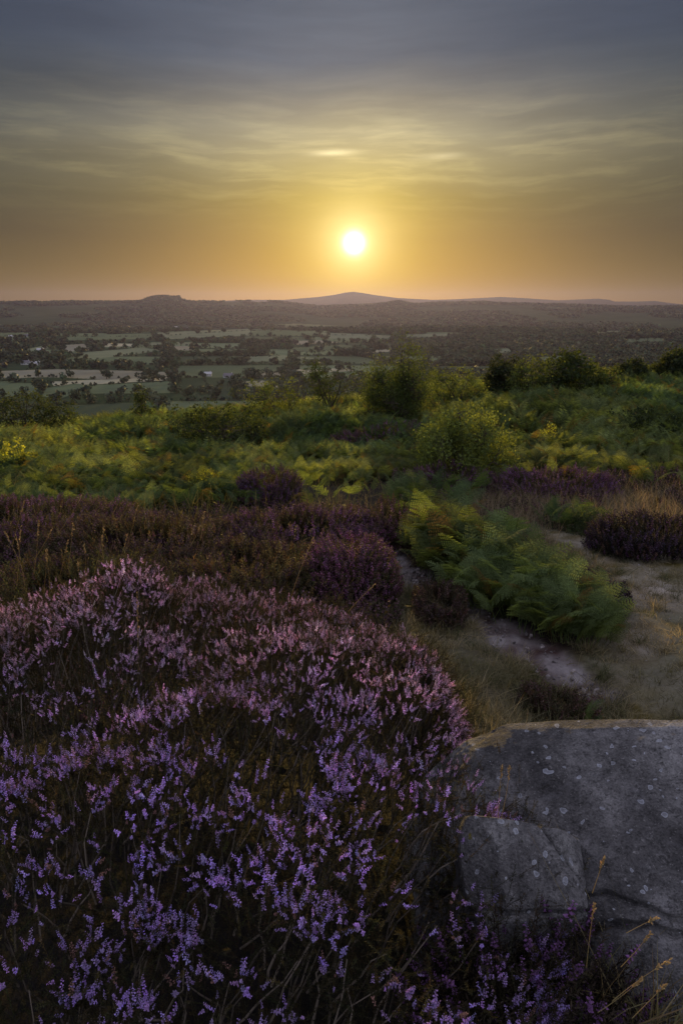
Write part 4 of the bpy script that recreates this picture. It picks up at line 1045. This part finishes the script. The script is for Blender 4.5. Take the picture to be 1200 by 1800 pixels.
# ------------------------------------------------------------------ grasses
def blade_template(seg, bend, w):
    t = np.linspace(0, 1, seg+1); x = bend*t**2; z = t*(1-0.25*bend*t); V = []; F = []
    for i in range(seg):
        ww = w*(1-t[i]*0.75); V += [(x[i], -ww, z[i]), (x[i], ww, z[i])]
    V.append((x[-1], 0, z[-1]))
    for i in range(seg-1): F += [(2*i, 2*i+1, 2*i+3), (2*i, 2*i+3, 2*i+2)]
    F.append((2*seg-2, 2*seg-1, 2*seg)); V = np.array(V, float); return V, np.array(F), np.ones((len(V), 3))
BL = [blade_template(4, b, 0.016) for b in (0.2, 0.6, 1.0, 1.5)]
gg = np.random.default_rng(31)
def grass(acc, x, y, L, col, lean=0.25, z=None, bias=(0, 0)):
    n = len(x); z = land(x, y) if z is None else z; idx = gg.integers(0, len(BL), n)
    D = np.stack([gg.normal(bias[0], lean, n), gg.normal(bias[1], lean, n), np.ones(n)], 1); R_ = rot_to(D, rng=gg)
    c = np.array(col)[None]*gg.uniform(0.55, 1.45, (n, 1))*(1+gg.normal(0, 0.07, (n, 3))) if np.ndim(col) == 1 else col*gg.uniform(0.6, 1.4, (n, 1))
    wmul = gg.uniform(0.6, 1.4, n)*0.05/np.clip(L, 0.05, 1)
    for k in range(len(BL)):
        m = idx == k; acc.inst(BL[k], np.stack([x, y, z], 1)[m]-np.array([0, 0, 0.01]), R_[m], np.stack([L[m], L[m]*wmul[m]*2.2, L[m]], 1), c[m])
acc = Acc()
# dry bank, dense long pale grass
n = 110000; x = gg.uniform(-0.3, 3.2, n); y = gg.uniform(2.2, 6.6, n); tr_, pa_, bk_ = masks(x, y)
cl = fbm(x*3.5, y*3.5, 3, 200); k = gg.uniform(0, 1, n) < bk_*(0.25+2.2*np.clip(cl+0.12, 0, 0.4)); x, y, cl = x[k], y[k], cl[k]
gk = np.clip(fbm(x*1.8, y*1.8, 3, 201)*2.4+0.45, 0, 1)[:, None]
col = np.array([0.30, 0.255, 0.15])*gk+np.array([0.12, 0.125, 0.06])*(1-gk)
grass(acc, x, y, gg.uniform(0.04, 0.12, len(x))*(0.7+1.6*np.clip(cl+0.1, 0, 0.5)), col, 0.5, bias=(0.15, -0.1))
# short turf on the path, patchy
n = 150000; x = gg.uniform(0.9, 4.6, n); y = gg.uniform(2.4, 8.5, n); tr_, pa_, bk_ = masks(x, y)
cl = fbm(x*2.2, y*2.2, 4, 202); k = (gg.uniform(0, 1, n) < pa_*(0.45+2.0*cl)) & (x < y*0.62+0.5); x, y = x[k], y[k]
gk = np.clip(fbm(x*1.3, y*1.3, 3, 203)*2.4+0.5, 0, 1)[:, None]
col = np.array([0.27, 0.225, 0.14])*gk+np.array([0.10, 0.10, 0.05])*(1-gk)
grass(acc, x, y, gg.uniform(0.02, 0.075, len(x))*(0.7+2.0*np.clip(fbm(x*5, y*9, 3, 209)+0.2, 0, 0.6)), col*gg.uniform(0.6, 1.5, (len(x), 1)), 0.9)
# edges: everything outside bush, path and trail near the camera
n = 60000; x = gg.uniform(-0.5, 5.5, n); y = gg.uniform(2.2, 9.5, n); tr_, pa_, bk_ = masks(x, y)
cl = fbm(x*1.6+4, y*1.6, 3, 204); k = (pa_ < 0.4) & (tr_ < 0.3) & (bk_ < 0.5) & (gg.uniform(0, 1, n) < 0.30+1.6*cl) & (x > 0.5); x, y = x[k], y[k]
gk = np.clip(fbm(x*1.1, y*1.1, 3, 205)*2.4+0.5, 0, 1)[:, None]
col = np.array([0.24, 0.17, 0.09])*gk+np.array([0.07, 0.085, 0.03])*(1-gk)
grass(acc, x, y, gg.uniform(0.05, 0.18, len(x)), col, 0.4)
# tufts: tight clumps of longer blades that break up the bank and the turf
nt_ = 2200; tx = gg.uniform(-0.2, 4.2, nt_); ty = gg.uniform(2.3, 7.5, nt_); tr_, pa_, bk_ = masks(tx, ty); edge_ = pa_*(1-pa_)*4
k = (tr_ < 0.5) & (gg.uniform(0, 1, nt_) < 0.65*bk_+0.9*edge_+0.25*pa_+0.25*(1-pa_)*(tx > 0.6)); tx, ty = tx[k], ty[k]; nt_ = len(tx); per_ = 45
tr2 = np.repeat(gg.uniform(0.02, 0.07, nt_), per_); th_l = np.repeat(gg.uniform(0.05, 0.15, nt_), per_); hue_ = np.repeat(gg.uniform(0, 1, nt_)**1.2, per_)[:, None]
n = nt_*per_; x = np.repeat(tx, per_)+gg.normal(0, 1, n)*tr2*0.6; y = np.repeat(ty, per_)+gg.normal(0, 1, n)*tr2*0.6
col = np.array([0.065, 0.080, 0.03])*(1-hue_)+np.array([0.33, 0.27, 0.155])*hue_
grass(acc, x, y, th_l*gg.uniform(0.5, 1.2, n), col, 0.38)
# tall pale dry grass above the path and in bracken gaps
n = 26000; x = gg.uniform(0.8, 6.5, n); y = gg.uniform(6.6, 10.5, n); pa_ = masks(x, y)[1]
k = (pa_ < 0.6) & (gg.uniform(0, 1, n) < 1.5*np.exp(-((x-3.2)/2.0)**2-((y-8.0)/1.5)**2)); x, y = x[k], y[k]
grass(acc, x, y, gg.uniform(0.12, 0.36, len(x)), np.array([0.27, 0.21, 0.13]), 0.25)
n = 30000; x = gg.uniform(-16, 14, n); y = gg.uniform(7.5, 26, n); m_ = fbm(x*0.5+9, y*0.5, 3, 91); k = (m_ < -0.05) & (np.abs(x) < y*0.6); x, y = x[k], y[k]
grass(acc, x, y, gg.uniform(0.2, 0.5, len(x)), np.array([0.24, 0.19, 0.09]), 0.3)
# green and straw blades through the left heather
n = 9000; x = gg.uniform(-4.2, 0.2, n); y = gg.uniform(3.2, 8.2, n); k = fbm(x*1.3, y*1.3, 3, 206) > 0.02; x, y = x[k], y[k]
grass(acc, x, y, gg.uniform(0.25, 0.55, len(x)), np.array([0.13, 0.12, 0.05]), 0.2)
# foot of the boulder
n = 1500; x = gg.uniform(0.43, 0.66, n); y = gg.uniform(0.84, 0.98, n)
grass(acc, x, y, gg.uniform(0.08, 0.30, n), np.array([0.20, 0.165, 0.08]), 0.45, z=np.full(n, -1.40)+gg.uniform(-0.08, 0.06, n))
tag(acc.build('grass', M_GRASS), 'dry and green moor grass tufts along the bank, path and heather', 'grass', kind='stuff')

# grit and small stones lying on the trail
def pebbles():
    g = np.random.default_rng(61); th_ = (1+5**0.5)/2
    iv = np.array([(-1, th_, 0), (1, th_, 0), (-1, -th_, 0), (1, -th_, 0), (0, -1, th_), (0, 1, th_), (0, -1, -th_), (0, 1, -th_), (th_, 0, -1), (th_, 0, 1), (-th_, 0, -1), (-th_, 0, 1)], float)/1.9
    fc = np.array([(0, 11, 5), (0, 5, 1), (0, 1, 7), (0, 7, 10), (0, 10, 11), (1, 5, 9), (5, 11, 4), (11, 10, 2), (10, 7, 6), (7, 1, 8), (3, 9, 4), (3, 4, 2), (3, 2, 6), (3, 6, 8), (3, 8, 9), (4, 9, 5), (2, 4, 11), (6, 2, 10), (8, 6, 7), (9, 8, 1)])
    a_ = Acc(); n = 60000; x = g.uniform(-0.2, 3.6, n); y = g.uniform(2.8, 6.8, n); tr_, pa_, bk_ = masks(x, y)
    k = g.uniform(0, 1, n) < tr_*0.22*(0.3+1.6*vnoise(x*6, y*6, 5))+pa_*0.07; x, y = x[k], y[k]; n = len(x)
    s_ = 0.003+0.016*g.uniform(0, 1, n)**4
    for q in range(4):
        m = np.arange(n) % 4 == q; T_p = (iv*g.uniform(0.7, 1.2, (12, 1)), fc, np.ones((12, 3)))
        a_.inst(T_p, np.stack([x, y, land(x, y)-0.03*0.8], 1)[m]+np.array([0, 0, 0.004]), rot_to(g.normal(size=(m.sum(), 3)), rng=g), np.stack([s_[m]*1.3, s_[m], s_[m]*0.6], 1), np.array([[0.20, 0.175, 0.17]])*g.uniform(0.5, 1.5, (m.sum(), 1)))
    tag(a_.build('gravel', M_BARK), 'pale grit and small stones scattered on the narrow trail', 'gravel', kind='stuff')
pebbles()

# single flowering stalks
def stalk(base, tip, bow, label, head=0.28, group=None, rad=0.0012, hr=0.006, nh=26):
    base = np.array(base, float); tip = np.array(tip, float); t = np.linspace(0, 1, 14)[:, None]; L = np.linalg.norm(tip-base)
    b = np.array(bow)*np.sin(t*np.pi)*0.5+np.array(bow)*t**3*0.5
    c_ = base*(1-t)+tip*t+b
    root = empty('grass_stalk', base, label, 'grass stalk', group); a_ = Acc(); v_, f_ = tube(c_-base, np.linspace(rad, rad*0.5, 14), 4); a_.add(v_, f_, (0.34, 0.27, 0.12)); a_.build('stem', M_GRASS, root)
    h_ = Acc(); s_ = 1-head*gg.uniform(0, 1, nh); P = np.stack([np.interp(s_, t[:, 0], c_[:, k]) for k in range(3)], 1)-base
    k0 = np.stack([np.interp(np.clip(s_+0.02, 0, 1), t[:, 0], c_[:, k])-np.interp(s_-0.02, t[:, 0], c_[:, k]) for k in range(3)], 1)
    D = k0/np.linalg.norm(k0, axis=1)[:, None]+gg.normal(0, 0.35, (nh, 3)); SE = (np.array([(0, 0, 0), (0.22, 0, 0.5), (-0.12, 0.2, 0.5), (-0.12, -0.2, 0.5), (0, 0, 1)], float), np.array([(0, 1, 2), (0, 2, 3), (0, 3, 1), (4, 2, 1), (4, 3, 2), (4, 1, 3)]), np.ones((5, 3)))
    h_.inst(SE, P, rot_to(D, rng=gg), hr*2*gg.uniform(0.7, 1.3, nh), np.array([[0.42, 0.32, 0.15]])*gg.uniform(0.7, 1.3, (nh, 1))); h_.build('seed_head', M_GRASS, root)
def stalk_px(ub, vb, ut, vt, y, bowpx, label, **kw):
    b, tp = at_y(ub, vb, y), at_y(ut, vt, y); s_ = y/1200; stalk(b, tp, (bowpx[0]*s_, 0, -bowpx[1]*s_), label, **kw)
stalk_px(508, 1060, 553, 946, 3.0, (-6, 0), 'single curved straw stalk rising left of the round pink mound')
stalk_px(243, 1240, 240, 1040, 1.9, (3, 0), 'tall straight straw stalk standing in the near heather', head=0.4, hr=0.004)
stalk_px(612, 1075, 658, 1030, 2.6, (2, -8), 'pale arching stalk at the right end of the near heather crest', hr=0.004)
stalk_px(105, 935, 143, 868, 5.6, (6, 0), 'thin bent stalk highest on the left heather')
stalk_px(212, 1000, 241, 886, 5.0, (4, 0), 'long thin stalk above the tallest near heather spray')
ls = [(30, 1030, 36, 925), (45, 1035, 28, 940), (60, 1010, 66, 915), (78, 1040, 84, 965), (92, 1045, 82, 968), (100, 1030, 118, 950), (140, 1040, 136, 990),
      (150, 1020, 146, 955), (165, 1010, 183, 925), (182, 1000, 179, 950), (60, 985, 90, 930), (40, 1000, 8, 935), (120, 1000, 128, 920), (204, 1020, 226, 940), (22, 960, 44, 880), (352, 950, 357, 900), (335, 960, 350, 925)]
for (a1, b1, a2, b2) in ls:
    stalk_px(a1, b1, a2, b2, gg.uniform(3.9, 4.4), (gg.uniform(-5, 5), 0), 'bleached nodding grass stalk in the dark left heather', group='nodding grass stalks in the left heather', hr=0.007)
for (a1, b1, a2, b2, y) in [(1040, 1570, 1060, 1510, 0.93), (1100, 1640, 1150, 1615, 0.9), (1090, 1700, 1140, 1640, 0.86), (1075, 1760, 1180, 1690, 0.82), (1050, 1780, 1125, 1720, 0.82), (1030, 1700, 1045, 1590, 0.9), (1110, 1790, 1170, 1730, 0.8)]:
    stalk_px(a1, b1, a2, b2, y, (gg.uniform(-10, 10), gg.uniform(-12, 4)), 'dry brown grass stalk leaning over the foot of the boulder', group='dry stalks at the foot of the boulder', rad=0.0007, hr=0.003)
stalk_px(875, 1440, 883, 1345, 1.15, (-3, 0), 'yellow seed stalk in front of the boulder, left of its dark hollow', hr=0.0032, rad=0.0006)
stalk_px(880, 1440, 893, 1348, 1.13, (6, 0), 'second yellow seed stalk in front of the boulder, slightly right', hr=0.0032, rad=0.0006)

# ------------------------------------------------------------------ haze
def haze():
    V = []; R0, zb, zt, n = 12500, -95.0, 230.0, 48
    for z in (zb, zt):
        for i in range(n):
            a_ = i/n*2*np.pi; V.append((R0*math.cos(a_), R0*math.sin(a_), z))
    me = bpy.data.meshes.new('haze')
    me.from_pydata(V, [], [tuple(range(n-1, -1, -1)), tuple(range(n, 2*n))]+[(i, (i+1) % n, n+(i+1) % n, n+i) for i in range(n)]); me.update()
    o = bpy.data.objects.new('haze', me); COL.objects.link(o); tag(o, 'lilac evening haze filling the valley', 'haze', kind='stuff')
    m, t, out_ = material('haze_air'); p = t.new('ShaderNodeVolumePrincipled')
    p.inputs['Color'].default_value = (0.195, 0.20, 0.53, 1); p.inputs['Density'].default_value = 5.6e-5; p.inputs['Anisotropy'].default_value = 0.62
    t.l.new(p.outputs[0], out_.inputs['Volume']); m.cycles.homogeneous_volume = True if hasattr(m.cycles, 'homogeneous_volume') else None
    me.materials.append(m)
haze()
